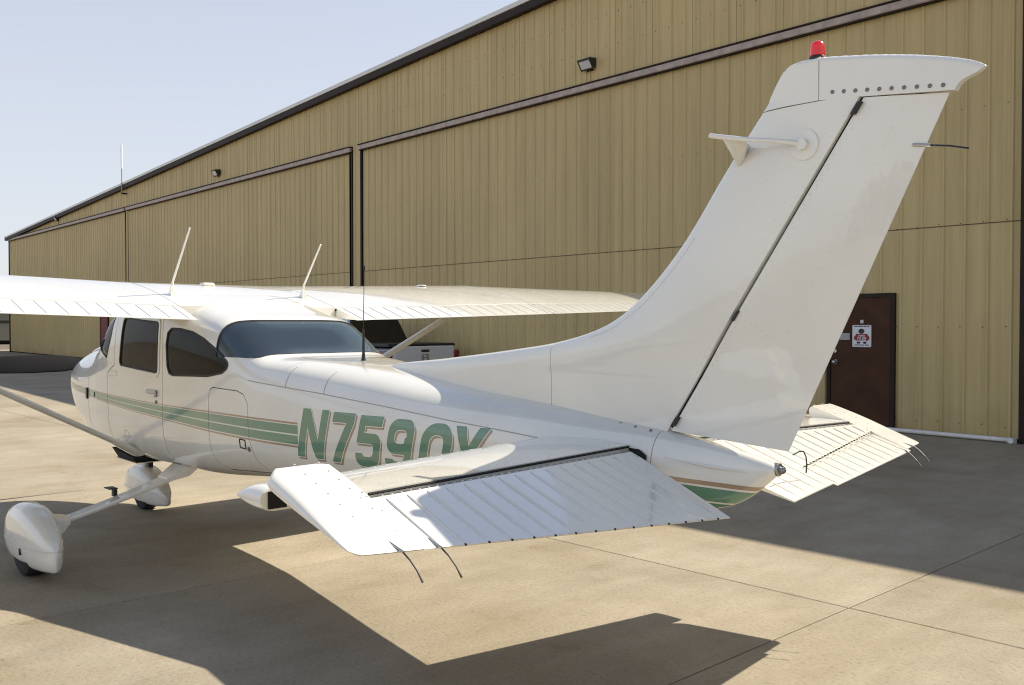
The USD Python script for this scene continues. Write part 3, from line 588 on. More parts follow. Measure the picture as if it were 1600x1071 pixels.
for s in (1, -1):
    for c, x0, wd in slots:
        g, w = glyph(c)
        kx = wd/w
        base_z = .836 - (2.137-x0)*.022
        if s > 0: G = affinity.affine_transform(g, [-kx, -.064, -.022*wd/w*0, HT, x0, base_z])        # reads towards the tail, leaning slightly
        else:
            xr = .80+(2.137-x0); G = affinity.affine_transform(g, [kx, .064, 0, HT, xr, .82+(2.137-x0)*.012])
        sh = affinity.translate(G, -.011 if s > 0 else .011, -.013)
        sh = union_all([affinity.translate(G, (-.012 if s > 0 else .012)*k, -.014*k) for k in np.linspace(.4, 1, 7)]).difference(G.buffer(.0045))
        lt = part('registration_letter', tri(film(G, s)), GREEN, ap, SM)
        part('letter_shadow', tri(film(sh, s)), TAN, lt, SM)
        part('letter_outline', tri(film(G.buffer(.0042).difference(G.buffer(.0004)).difference(sh), s)), PIN, lt, SM)

# fin and rudder
LE = curve((1.10, 2.30), (1.30, 1.98), (1.355, 1.853), (1.406, 1.354), (1.46, .86), (1.505, .522), (1.573, .246), (1.64, .105), (1.728, -.014), (1.913, -.202), (2.224, -.438), (2.426, -.601), (2.52, -.675))
hx = lambda z: -.155 + (np.asarray(z)-1.142)*(-1.001+.155)/(2.402-1.142)                 # hinge line
tx = lambda z: -.710 + (np.asarray(z)-1.102)*(-1.305+.710)/(2.371-1.102)                 # rudder trailing edge
def fin_half(x, z, d):
    le = LE(np.clip(z, 1.1, 2.52)); te = tx(z); c = (le-x)/(le-te); H = np.interp(z, [1.1, 1.5, 2.45], [.058, .056, .036])
    return np.maximum(H*naca(np.clip(c, 0, 1))*np.clip(1-.0*c, 0, 1), 0)+.001
ZZ = np.linspace(1.10, 2.425, 90)
def profile_rows(rows):
    m = rings(rows); m.fix_normals(); return man(m)
FZ = np.concatenate([np.linspace(1.10, 1.34, 10), np.linspace(1.36, 1.60, 40), np.linspace(1.615, 2.4145, 60)])
def fin_row(z):
    le, h = float(LE(z)), float(hx(z))+.0025; u = (1-np.cos(np.linspace(0, np.pi*.5, 34)))      # fine at the leading edge
    x = le+(h-le)*u; y = np.maximum(fin_half(x, z, 0), .0012); y[0] = .0
    return np.vstack([np.stack([x, y, np.full_like(x, z)], 1), np.stack([x[:0:-1], -y[:0:-1], np.full(len(x)-1, z)], 1)])
finm = profile_rows([fin_row(z) for z in FZ])
dorsal = finm ^ mbox(.5205, 3, -1, 1, 0, 1.6)
part('dorsal_fin', tri(dorsal), WHITE, ap, 40)
fn = part('fin', tri(finm - mbox(.5175, 3, -1, 1, 0, 1.6)), WHITE, ap, 40)
def rud_row(t):
    A = np.array([float(hx(1.142+t*1.26))-.0035, 1.140+t*1.262]); B = np.array([float(tx(1.102+t*1.269)), 1.102+t*1.269])
    u = np.concatenate([1-np.cos(np.linspace(0, np.pi/2, 8)), np.linspace(1, 24, 20)])/24.
    P = A+(B-A)*u[:, None]; L = np.linalg.norm(B-A); y = np.maximum(fin_half(P[:, 0], np.minimum(P[:, 1], 2.45), 0)*.99, .0022)
    y = y*np.sqrt(np.clip(1-(1-np.clip(u*L/.022, 0, 1))**2, 0.01, 1))
    return np.vstack([np.stack([P[:, 0], y, P[:, 1]], 1), np.stack([P[::-1, 0], -y[::-1], P[::-1, 1]], 1)])
rd = part('rudder', tri(profile_rows([rud_row(t) for t in np.linspace(0, 1, 50)])), WHITE, ap, 40)
part('hinge_spar', tri(prism_y(Polygon([(float(hx(1.15))+.01, 1.15), (float(hx(2.40))+.01, 2.40), (float(hx(2.40))-.02, 2.40), (float(hx(1.15))-.02, 1.15)]), -.012, .012)), DARKGAP, fn)  # added dark filler, so the rudder gap reads as deep shade
for z in (1.18, 1.625, 2.365):
    x = float(hx(z)); part('rudder_hinge', tri(prism_y(Polygon([(x+.002, z-.02), (x-.012, z-.02), (x-.012-.027, z+.02), (x-.027+.002, z+.02)]), -.046, .046)), BLACK, rd)
round_half = lambda H, r_: (lambda x, z, d: H*np.sqrt(np.clip(1-(1-np.clip(d/r_, 0, 1))**2, 0, 1)))
cap1 = Polygon([(-.8455, 2.4175), (-.599, 2.4185), (-.64, 2.475), (-.672, 2.52), (-.694, 2.548), (-.722, 2.567), (-.77, 2.578), (-.8445, 2.583)])
def cap_half(x, z, d):
    return np.minimum(fin_half(x, np.minimum(z, 2.45), d)+.002, .037*np.sqrt(np.clip(1-(1-np.clip((2.586-.03*np.clip((-x-.85)/.5, 0, 3)-z)/.022, 0, 1))**2, 0.02, 1)))
part('fin_tip', tri(slab(cap1, cap_half, .006, vertical=True)), WHITE, ap, 40)
CAPT = curve((.8475, 2.582), (.978, 2.562), (1.073, 2.546), (1.209, 2.516), (1.337, 2.48), (1.399, 2.455), (1.421, 2.441))
cap2 = Polygon([(-.8475, 2.4175), (-1.001, 2.4055), (-1.326, 2.374), (-1.337, 2.392), (-1.348, 2.402), (-1.366, 2.410), (-1.398, 2.421), (-1.423, 2.437)] + [(-x, float(CAPT(x))) for x in np.linspace(1.421, .8475, 50)])
def cap2_half(x, z, d):
    topz = CAPT(np.clip(-x, .8475, 1.421))+.001
    flare = np.interp(-x, [.85, 1.0, 1.3, 1.43], [.036, .032, .017, .012])
    return np.maximum(flare*np.sqrt(np.clip(1-(1-np.clip((topz-z)/.022, 0, 1))**2, 0, 1)), .002)
rc = part('rudder_tip', tri(slab(cap2, cap2_half, .006, vertical=True)), WHITE, ap, 40)
def fin_pt(x, z, e=0.): return (x, float(fin_half(np.array([x]), np.array([z]), 0)[0])+e, z)
def fin_n(x, z):
    h = lambda a, b: float(fin_half(np.array([a]), np.array([b]), 0)[0]); return (-(h(x+.01, z)-h(x-.01, z))/.02, 1, -(h(x, z+.01)-h(x, z-.01))/.02)
# screws along the rudder cap, rivet rows
sp_ = [(x, 2.427+.012-(-x-.8475)*.1105) for x in np.interp(np.linspace(0, 1, 10), [0, 1], [-.90, -1.29])]
part('cap_screws', rivets([(x, float(cap2_half(np.array([x]), np.array([z+.005]), np.array([.02]))[0]), z+.006) for x, z in sp_], [(0, 1, 0)]*10, .0075, .003, 10), SCREW, rc)
rv = []
for off in (.020, .045):
    for z in np.arange(1.19, 2.39, .034): rv.append((float(hx(z))+off, z+(.017 if off > .03 else 0)))
for x in np.linspace(-.63, -.82, 4): rv.append((x, 2.412))
for z in np.arange(1.25, 2.38, .09): rv.append((float(hx(z))+.20, z))
for x in np.arange(-.12, .5, .05): rv.append((x, float(Zt(x))+.03))
rv = [(x, z) for x, z in rv if x < float(LE(z))-.02]
part('rivets', rivets([fin_pt(*p) for p in rv], [fin_n(*p) for p in rv], .0036, .0010), WHITE, fn, kind='stuff')
rv = []
for off in (-.032, -.055):
    for z in np.arange(1.19, 2.37, .034): rv.append((float(hx(z))+off, z+(.017 if off < -.04 else 0)))
for z in np.arange(1.2, 2.36, .06): rv.append((float(hx(z))*.42+float(tx(z))*.58, z))
for t in np.linspace(.1, .95, 14): x = -.2+t*(-.49); rv.append((x, 1.150-.033*t-.006))
for k in range(8): rv.append((-.52-k*.022, 1.62-.035*k*.4))
part('rivets', rivets([fin_pt(*p) for p in rv], [fin_n(*p) for p in rv], .0036, .0010), WHITE, rd, kind='stuff')
sc = [(x, float(Zt(x))) for x in np.arange(-.08, .5, .085)]
part('fairing_screws', rivets([(x, .050, z-.012) for x, z in sc], [(0, .6, .8)]*len(sc), .007, .004, 8), SCREW, fz)
lap = [fin_pt(float(LE(z))-d_, z, .0002) for z, d_ in zip(np.linspace(1.53, 1.95, 24), np.interp(np.linspace(1.53, 1.95, 24), [1.53, 1.62, 1.95], [.12, .075, .06]))]
part('skin_lap', tube(lap, .0014, 5), RIVET, fn)
# beacon
bc = part('beacon_base', tube([(-.820, 0, 2.572), (-.820, 0, 2.588), (-.820, 0, 2.592)], [.031, .030, .026], 28), BLACK, ap, 40)
zz = np.linspace(0, 1, 14); rr_ = np.where(zz < .66, .0275-.004*zz, .0245*np.sqrt(np.clip(1-((zz-.66)/.34)**2, 0.0, 1)))+.0012*(np.arange(14) % 2)
part('beacon_lens', tube([(-.820, 0, 2.592+.058*z) for z in zz], np.maximum(rr_, .002), 28), RED, bc, 60)
# nav antenna rods on the fin
for s in (1, -1):
    p0 = (-.79, s*.035, 2.262)
    dsk = part('antenna_disc', tube([(-.79, s*.030, 2.262), (-.79, s*.043, 2.262), (-.79, s*.0445, 2.262)], [.060, .058, .050], 28), WHITE, fn, 40)
    rod = part('nav_antenna', tube([(-.79, s*.038, 2.265), (-.75, s*.075, 2.272), (-.70, s*.105, 2.281), (-.62, s*.125, 2.293), (-.48, s*.148, 2.322), (-.448, s*.152, 2.330)], [.012, .010, .009, .009, .010, .010], 10), WHITE, ap, 50)
    part('mount', cyl((-.79, s*.03, 2.262), (-.79, s*.062, 2.262), .022, 6), WHITE, rod)
    part('gusset', trimesh.convex.convex_hull(np.array([(-.49, s*.02, 2.232), (-.56, s*.035, 2.285), (-.50, s*.13, 2.315), (-.585, s*.12, 2.298), (-.50, s*.025, 2.21), (-.5, s*.14, 2.309)])), WHITE, rod, 20)
# tail light
tl = part('tail_light', tube([(-.655, 0, 1.027), (-.672, 0, 1.027), (-.675, 0, 1.027)], [.027, .026, .022], 24), METAL, ap, 40)
part('lamp', tube([(-.672, 0, 1.027), (-.690, 0, 1.027), (-.698, 0, 1.027)], [.011, .011, .006], 16), METAL, tl, 40)
part('lens', trimesh.creation.icosphere(3, .0165).apply_translation([-.682, 0, 1.027]), CLEAR, tl, True)

# horizontal tail
ZTL = 1.03; hxs = lambda y: -.01-.093*np.abs(y); SL = .30
def stab_mid(x, y): return np.full_like(np.asarray(x, float), ZTL) + 0*y
leS = lambda y: .565-.165*np.abs(y)
def stab_half(x, y, d):
    le, te = leS(y), hxs(y)-.40; te = np.where(np.abs(y) > 1.579, -.12, te); c = (le-x)/(le-te); H = np.interp(np.abs(y), [.1, 1.8], [.056, .040]); tipr = np.clip((1.792-np.abs(y))/.05, 0, 1)
    return np.maximum(H*naca(np.clip(c, 0, 1))*np.sqrt(np.clip(1-(1-tipr)**2, .0, 1)), .001)
def elev_mid(x, y): return ZTL + SL*(x-hxs(y)) + .003
def elev_half(x, y, d):
    te = np.interp(np.abs(y), [.2, 1.8], [-.605, -.44]); c = np.clip((x-te)/(hxs(y)-te), 0, 2); h = np.interp(c, [0, 1, 1.35, 2], [.0025, .029, .034, .038])
    return np.maximum(h*np.sqrt(np.clip(1-(1-np.clip(d/.020, 0, 1))**2, .02, 1)), np.minimum(h, .0022))
SCRV, WICK = [], []
for s in (1, -1):
    P = lambda pts: Polygon([(x, s*y) for x, y in pts]).buffer(0)
    sp0 = P([(float(hxs(.10))+.006, .10), (float(hxs(1.575))+.006, 1.575), (.0, 1.578), (.03, 1.60), (.105, 1.602), (.108, 1.79), (.20, 1.79), (.262, 1.76), (float(leS(1.68)), 1.66)] + [(float(leS(y)), y) for y in np.linspace(1.5, .10, 12)])
    def stab_row(y, back=None):
        le, te = float(leS(y)), float(hxs(y))+.005 if back is None else back
        u = (1-np.cos(np.linspace(0, np.pi*.5, 22))); x = le+(te-le)*u; h = np.maximum(stab_half(x, y, 0), .001); h[0] = 0
        return np.vstack([np.stack([x, np.full_like(x, s*y), ZTL+h], 1), np.stack([x[:0:-1], np.full(len(x)-1, s*y), ZTL-h[:0:-1]], 1)])
    sm_ = profile_rows([stab_row(y) for y in np.linspace(.06, 1.578, 30)]) + profile_rows([stab_row(y, .108) for y in np.concatenate([np.linspace(1.57, 1.70, 8), 1.7+.0905*np.sin(np.linspace(.1, 1.57, 10))])])
    sb = part('stabilizer', tri(sm_), WHITE, ap, 40)
    part('tip_opening', tbox(.102, .109, *sorted((s*1.70, s*1.765)), 1.0, 1.055), DARKGAP, sb)
    ty = lambda y: float(np.interp(y, [.2, 1.8], [-.605, -.44]))
    ep = [(float(hxs(.15))-.010, .15), (float(hxs(1.555))-.010, 1.555), (-.02, 1.566), (.095, 1.585), (.10, 1.74), (.085, 1.775), (.04, 1.795), (-.40, 1.808), (-.43, 1.802), (-.44, 1.785)]
    if s > 0: ep += [(ty(y), y) for y in (1.2, .7, .23)]
    else: ep += [(ty(1.62), 1.62), (-.265, 1.60), (-.415, .62), (ty(.62), .62), (ty(.23), .23)]
    Mz = elev_mid
    def el_row(y, front, nose):
        te = float(np.interp(y, [.2, 1.8], [-.605, -.44])); f = float(hxs(y))-.009 if front is None else front
        if y > 1.76: te += .035*max(0, (y-1.775)/.033)**2
        L = f-te; u = np.concatenate([1-np.cos(np.linspace(0, np.pi/2, 9)), np.linspace(1, 20, 16)[1:]])/20.; x = f-u*L
        h = np.interp(np.clip((x-te)/(hxs(y)-te), 0, 2), [0, 1, 1.35, 2], [.0025, .027, .032, .034])*np.sqrt(np.clip(1-(1-np.clip(u*L/nose, 0, 1))**2, .02, 1))
        m_ = elev_mid(x, y)
        if y > 1.76: h = h*math.sqrt(max(1-((y-1.76)/.05)**2, .03))
        return np.vstack([np.stack([x, np.full_like(x, s*y), m_+h], 1), np.stack([x[::-1], np.full_like(x, s*y), m_[::-1]-h[::-1]], 1)])
    em = profile_rows([el_row(y, None, .022) for y in np.linspace(.15, 1.575, 30)]) + profile_rows([el_row(y, float(np.interp(y, [1.568, 1.60, 1.76, 1.81], [.085, .097, .085, .03])), .034) for y in np.concatenate([np.linspace(1.568, 1.75, 10), np.linspace(1.76, 1.808, 10)])])
    em = em - prism_z(Polygon([(.05, s*.05), (.05, s*.125), (-.01, s*.135), (-.64, s*.238), (-.64, s*.05)]), 0, 2)
    if s < 0:
        tpc = Polygon([(-.268, -1.592), (-.425, -.625), (-.8, -.625), (-.8, -1.592)]); em = em - prism_z(tpc, 0, 2)
    el = part('elevator', tri(em), WHITE, ap, 40)
    if s < 0:
        tp = P([(-.272, 1.585), (-.42, .632), (ty(.632)-.02, .632), (ty(1.585)-.02, 1.585)])
        tbm = lambda x, y: elev_mid(x, y)
        tb = part('trim_tab', tri(slab(tp, lambda x, y, d: np.maximum(np.interp((x+.62), [0, .35], [.002, .014])*np.clip(.3+d/.02, .3, 1), .0015), .014, tbm)), WHITE, el, 40)
        part('tab_hinge', rivets([(float(-.268-.148*(1.592-y)/.967*1.02), s*y, float(elev_mid(np.array([-.27-.15*(1.592-y)/.967]), np.array([y]))[0])+.017) for y in np.linspace(1.58, .64, 26)], [(0, 0, 1)]*26, .006, .003, 6), BLACK, tb)
        part('hinge_pin', tube([(-.2695, -1.585, float(elev_mid(np.array([-.2695]), np.array([1.585]))[0])), (-.4225, -.632, float(elev_mid(np.array([-.4225]), np.array([.632]))[0]))], .0055, 6), DARKGAP, tb)  # added filler, stops sun passing between elevator and tab
        part('trim_rod', tube([(-.52, s*.36, 1.035), (-.52, s*.41, 1.045), (-.515, s*.455, 1.040), (-.51, s*.485, 1.015), (-.505, s*.50, .98), (-.50, s*.505, .94)], .0032, 8), BLACK, el)
    for k, y in enumerate(np.linspace(.30, 1.52, 15)):                              # pressed stiffeners
        x1 = ty(y)+.004; x0 = float(hxs(y))-.045
        X = np.linspace(x0, x1, 10)
        if s < 0 and .62 < y < 1.6:
            xt = -.27-.15*(1.592-y)/.967; X = np.linspace(x0, xt+.01, 8)
        pth = [(x, s*y, float(elev_mid(np.array([x]), np.array([y]))[0]+elev_half(np.array([x]), np.array([y]), np.array([.1]))[0])) for x in X]
        part('stiffener', tube(pth, [.0012]+[.0052]*(len(X)-2)+[.0012], 6), WHITE, el, 60)
        if s < 0 and .62 < y < 1.6:
            X = np.linspace(xt-.012, x1-.02, 8)
            pth = [(x, s*y, float(elev_mid(np.array([x]), np.array([y]))[0]+np.interp((x+.62), [0, .35], [.002, .014]))) for x in X]
            part('stiffener', tube(pth, [.0012]+[.0045]*(len(X)-2)+[.0012], 6), WHITE, tb, 60)
        if s > 0: SCRV.append((x1-.004, s*y, float(elev_mid(np.array([x1]), np.array([y]))[0])))
    if s > 0: [part('edge_rivet', trimesh.creation.icosphere(1, .0046).apply_scale([1.4, .8, .9]).apply_translation(q), BLACK, el) for q in SCRV]
    part('hinge_gap', tube([(float(hxs(y))-.002, s*y, ZTL+float(stab_half(float(hxs(y)), y, 0))-.0075) for y in np.linspace(.13, 1.56, 8)], .0048, 8), DARKGAP, sb)
    part('gap_seal', tube([(float(hxs(y))-.002, s*y, ZTL+.002) for y in np.linspace(.13, 1.56, 8)], .0125, 8), DARKGAP, sb)  # added filler tube, keeps sunlight from slipping through the hinge gap
    rvs = [(float(hxs(y))-.024, y) for y in np.arange(.24, 1.54, .04)] + [(x, 1.60+.0*x) for x in np.linspace(.07, -.36, 8)] + [(x, 1.69) for x in np.linspace(.07, -.4, 8)] + [(x, 1.575) for x in np.linspace(-.17, -.42, 4)]
    part('rivets', rivets([(x, s*y, float(elev_mid(np.array([x]), np.array([y]))[0]+elev_half(np.array([x]), np.array([y]), np.array([.1]))[0])) for x, y in rvs], [(0, 0, 1)]*len(rvs), .0036, .0010), WHITE, el, kind='stuff')
    rvs = [(float(hxs(y))+.03, y) for y in np.arange(.24, 1.54, .05)] + [(x, 1.18) for x in np.linspace(.2, -.06, 7)] + [(float(leS(y))-.12, y) for y in np.arange(.3, 1.6, .06)]
    part('rivets', rivets([(x, s*y, ZTL+float(stab_half(np.array([x]), np.array([y]), 0)[0])) for x, y in rvs], [(0, 0, 1)]*len(rvs), .0036, .0010), WHITE, sb, kind='stuff')
    for k, y in enumerate((1.66, 1.53)):
        x = ty(y); z = float(elev_mid(np.array([x]), np.array([y]))[0])
        wk = part('static_wick', tube([(x+.05, s*y, z+.018), (x-.02, s*y, z+.002)], .0038, 8), METAL, el)
        part('wick_rod', tube([(x-.015, s*y, z+.003), (x-.045, s*(y-.003), z-.016), (x-.075, s*(y-.006), z-.042), (x-.098, s*(y-.008), z-.070)], [.0032, .0024, .0022, .0034], 7), BLACK, wk)
wk = part('static_wick', tube([(-1.185, .008, 2.212), (-1.245, .004, 2.203)], .006, 8), METAL, rd)
part('wick_rod', tube([(-1.24, .004, 2.204), (-1.31, .004, 2.192), (-1.37, .004, 2.176)], .0035, 7), BLACK, wk)
# fairing strip and dark slot where the stabilizer meets the tail cone
for s in (1, -1):
    part('elevator_slot', trimesh.convex.convex_hull(np.array([(-.02, s*.10, 1.02), (-.02, s*.128, 1.062), (-.075, s*.122, 1.060), (-.11, s*.117, 1.035), (-.105, s*.116, .99), (-.03, s*.10, .98), (-.05, s*.05, 1.03)])), DARKGAP, tc)
    part('tail_strake', tube([(-.19, s*.099, 1.035), (-.40, s*.075, 1.018), (-.56, s*.052, 1.008)], [.001, .006, .001], 6), WHITE, tc, 60)

# wing
XTE, ZTE, CH, ZLE = 3.118, 1.617, 1.60, 1.825
DIH = math.tan(math.radians(1.73))
def wing_geom(y):
    a = abs(y); t = max(0., (a-2.6)/(5.5-2.6)); c = CH-(CH-1.10)*t; te = XTE+.20*t; inc = (ZLE-ZTE)/CH
    zt_ = ZTE + DIH*max(a-.6, 0)
    return te, c, zt_, inc*(1-.18*t)
def foil(u, m_=.02, p_=.4, t=.12):
    u = np.asarray(u, float); yt = 5*t*(.2969*np.sqrt(u)-.126*u-.3516*u**2+.2843*u**3-.1030*u**4); yc = np.where(u < p_, m_/p_**2*(2*p_*u-u**2), m_/(1-p_)**2*(1-2*p_+2*p_*u-u**2))
    return yc+yt, yc-yt
def wpt(y, u, v):                                           # chord fraction from the leading edge, height in chords
    te, c, z0, inc = wing_geom(y); return np.array([te+c*(1-u), y, z0+inc*c*(1-u)+v*c])
def wing_top(y, u): return wpt(y, u, float(foil(u)[0]))
HU = .815
def section(y, u0, u1, droop=0., n=26, blunt=False):
    u = u0+(u1-u0)*(1-np.cos(np.linspace(0, np.pi, n)))/2 if not blunt else np.linspace(u0, u1, n)
    a, b = foil(u); b = np.minimum(b, a-.0016)
    return np.array([wpt(y, q, w) for q, w in zip(u, a)] + [wpt(y, q, w) for q, w in zip(u[::-1], b[::-1])])
for s in (1, -1):
    ysec = np.concatenate([[.0, .3, .55], np.linspace(.6, 2.6, 6), np.linspace(2.9, 5.2, 9), [5.3, 5.38, 5.44, 5.48]])
    Rg = []
    for y in ysec:
        r_ = section(s*y, 0., HU)
        if y > 5.2:
            f = math.sqrt(max(1-((y-5.2)/.30)**2, .02)); c = r_.mean(0); r_[:, 2] = c[2]+(r_[:, 2]-c[2])*f; r_[:, 0] = c[0]+(r_[:, 0]-c[0])*(.55+.45*f)
        Rg.append(r_)
    wm = rings(Rg); wm.fix_normals()
    wg = part('wing', wm, WHITE, ap, 40)
    for nm, ya, yb in (('flap', .605, 2.63), ('aileron', 2.66, 5.05)):
        Rg = [section(s*y, HU+.006, .999, n=14, blunt=True) for y in np.linspace(ya, yb, 10)]
        fm = rings(Rg); fm.fix_normals(); fl = part(nm, fm, WHITE, ap, 40)
        nb = 17 if nm == 'flap' else 20
        for y in np.linspace(ya+.05, yb-.05, nb):
            q = [wpt(s*y, u, float(foil(u)[0])) for u in np.linspace(HU+.012, .997, 14)]
            part('stiffener', tube(q, [.001]+[.0042]*12+[.001], 6), WHITE, fl, 60)
    Rg = [section(s*y, HU, .999, n=10, blunt=True) for y in np.linspace(5.055, 5.3, 4)]
    tm = rings(Rg); tm.fix_normals(); part('wing_tip', tm, WHITE, wg, 40)
    part('hinge_gap', tube([wpt(s*y, HU+.004, float(foil(HU)[0])-.010) for y in np.linspace(.60, 5.05, 12)], .0085, 6), DARKGAP, wg)
    # root fairing behind the flap cut-out and skin joints
    part('fuel_cap', tube([wing_top(s*2.05, .30), wing_top(s*2.05, .30)+[0, 0, .012], wing_top(s*2.05, .30)+[0, 0, .016]], [.045, .043, .02], 20), WHITE, wg, 40)
    for y in (.60, 2.645):
        q = [wing_top(s*y, u)+[0, 0, .0004] for u in np.linspace(.06, HU if y < 1 else HU, 16)]; part('skin_lap', tube(q, .0018, 5), RIVET, wg)
    # lift strut
    a, b = np.array([4.46, s*.52, .660]), np.array([4.26, s*2.55, 1.735])
    d = (b-a)/np.linalg.norm(b-a); ex = np.array([1., 0, 0]); ex -= d*(ex@d); ex /= np.linalg.norm(ex); ez = np.cross(d, ex)
    th = np.linspace(0, 2*np.pi, 28, endpoint=False)
    sec = lambda p, k=1.: p + k*(.064*np.cos(th)[:, None]*ex + (.021*np.sin(th)*(1+.25*np.cos(th)))[:, None]*ez)
    sm = rings([sec(a+(b-a)*t, k) for t, k in ((0, .9), (.05, 1.), (.5, 1.), (.95, 1.), (1., .9))]); sm.fix_normals()
    st = part('wing_strut', sm, WHITE, ap, 40)
    cf = rings([sec(a+(b-a)*t, k) for t, k in ((-.03, 1.75), (.0, 1.65), (.03, 1.4), (.062, 1.08))]); cf.fix_normals(); part('strut_fairing', cf, WHITE, st, 50)
    cf = rings([sec(a+(b-a)*t, k) for t, k in ((.95, 1.08), (.985, 1.4), (1.02, 1.7))]); cf.fix_normals(); part('strut_fairing', cf, WHITE, st, 50)
# roof antennas, whip, vents
for y, lab in ((.52, None), (-.50, None)):
    b = np.array([3.72, y, 1.795])
    an = part('antenna', tube([b+[0, 0, 0], b+[-.035, 0, .09], b+[-.285 if y > 0 else -.26, -.01, .435 if y > 0 else .385]], [.012, .008, .006], 10), WHITE, ap, 50)
    part('antenna_foot', trimesh.convex.convex_hull(np.array([b+[.05, .0, -.01], b+[-.045, .022, -.02], b+[-.045, -.022, -.02], b+[-.03, .007, .085], b+[-.015, -.007, .085], b+[.0, .0, .06]])), WHITE, an, 30)
wb = np.array([2.16, 0., 1.362])
wp = part('whip_antenna', tube([wb, wb+[0, 0, .02], wb+[0, 0, .05], wb+[0, 0, .20]], [.020, .012, .0085, .0075], 12), BLACK, ap, 50)
part('whip_rod', tube([wb+[0, 0, .2], wb+[-.004, 0, .36], wb+[-.010, 0, .555]], [.003, .0022, .002], 6), BLACK, wp)
part('whip_tip', cyl(wb+[-.010, 0, .55], wb+[-.0105, 0, .58], .005, 8), BLACK, wp)
part('roof_vent', tbox(4.14, 4.22, -.01, .09, 1.87, 1.902, .012), WHITE, ap); 

# landing gear
def superloft(xs_, hw, z0, z1, yc, n=2.3, N=40):
    th = np.linspace(0, 2*np.pi, N, endpoint=False); Rg = []
    for x, w, a, b in zip(xs_, hw, z0, z1):
        c, h = (a+b)/2, (b-a)/2; Rg.append(np.stack([np.full(N, x), yc+w*np.sign(np.cos(th))*np.abs(np.cos(th))**(2/n), c+h*np.sign(np.sin(th))*np.abs(np.sin(th))**(2/n)], 1))
    m = rings(Rg); m.fix_normals(); return m
def resample(tab, n=26):
    t = np.array(tab, float); k = np.r_[0, np.cumsum(np.hypot(np.diff(t[:, 0]), np.diff(t[:, 1])))]; u = np.linspace(0, k[-1], n)
    return [PchipInterpolator(k, t[:, j])(u) for j in range(4)]
def pant(xc, yc, L, hw, zb, ztp, parent, rad, wtyre, name):
    tab = [(xc+L*.46, .008, zb+.15, zb+.19), (xc+L*.45, .035, zb+.11, zb+.235), (xc+L*.40, hw*.62, zb+.06, ztp-.09), (xc+L*.30, hw*.88, zb+.025, ztp-.035), (xc+L*.15, hw, zb+.005, ztp-.003), (xc, hw*1.0, zb, ztp), (xc-L*.18, hw*.93, zb+.0, ztp-.03), (xc-L*.34, hw*.74, zb+.008, ztp-.085), (xc-L*.46, hw*.50, zb+.02, ztp-.15), (xc-L*.53, hw*.22, zb+.03, ztp-.20), (xc-L*.54, hw*.12, zb+.04, ztp-.22)]
    xs_, w, a, b = resample(tab); m = superloft(xs_, w, a, b, yc, 2.6)
    mm = man(m) - mbox(xc-rad*.92, xc+rad*.80, yc-wtyre*.55, yc+wtyre*.55, -.1, zb+.12)
    o = part(name, tri(mm), WHITE, parent, 40)
    zs = zb+(ztp-zb)*.40
    cut = (man(superloft(xs_, np.asarray(w)+.0018, np.asarray(a)-.001, np.asarray(b)+.001, yc, 2.6)) ^ mbox(xc-2, xc+2, yc-1, yc+1, zs, zs+.006)) - man(superloft(xs_, np.maximum(np.asarray(w)-.004, .002), np.asarray(a)+.003, np.asarray(b)-.003, yc, 2.6))
    part('seam_strip', tri(cut), RIVET, o, 40)
    ty_ = trimesh.creation.revolve(np.array([(rad*.45, -wtyre*.5), (rad*.8, -wtyre*.5), (rad*.94, -wtyre*.42), (rad, -wtyre*.2), (rad, wtyre*.2), (rad*.94, wtyre*.42), (rad*.8, wtyre*.5), (rad*.45, wtyre*.5), (rad*.45, -wtyre*.5)]), sections=44)
    ty_.apply_transform(trimesh.transformations.rotation_matrix(np.pi/2, [1, 0, 0])); ty_.apply_translation([xc, yc, rad-.003])
    t_ = part('tyre', ty_, RUBBER, o, 40)
    part('wheel', cyl((xc, yc-wtyre*.4, rad), (xc, yc+wtyre*.4, rad), rad*.46, 24), METAL, t_, 30)
    return o
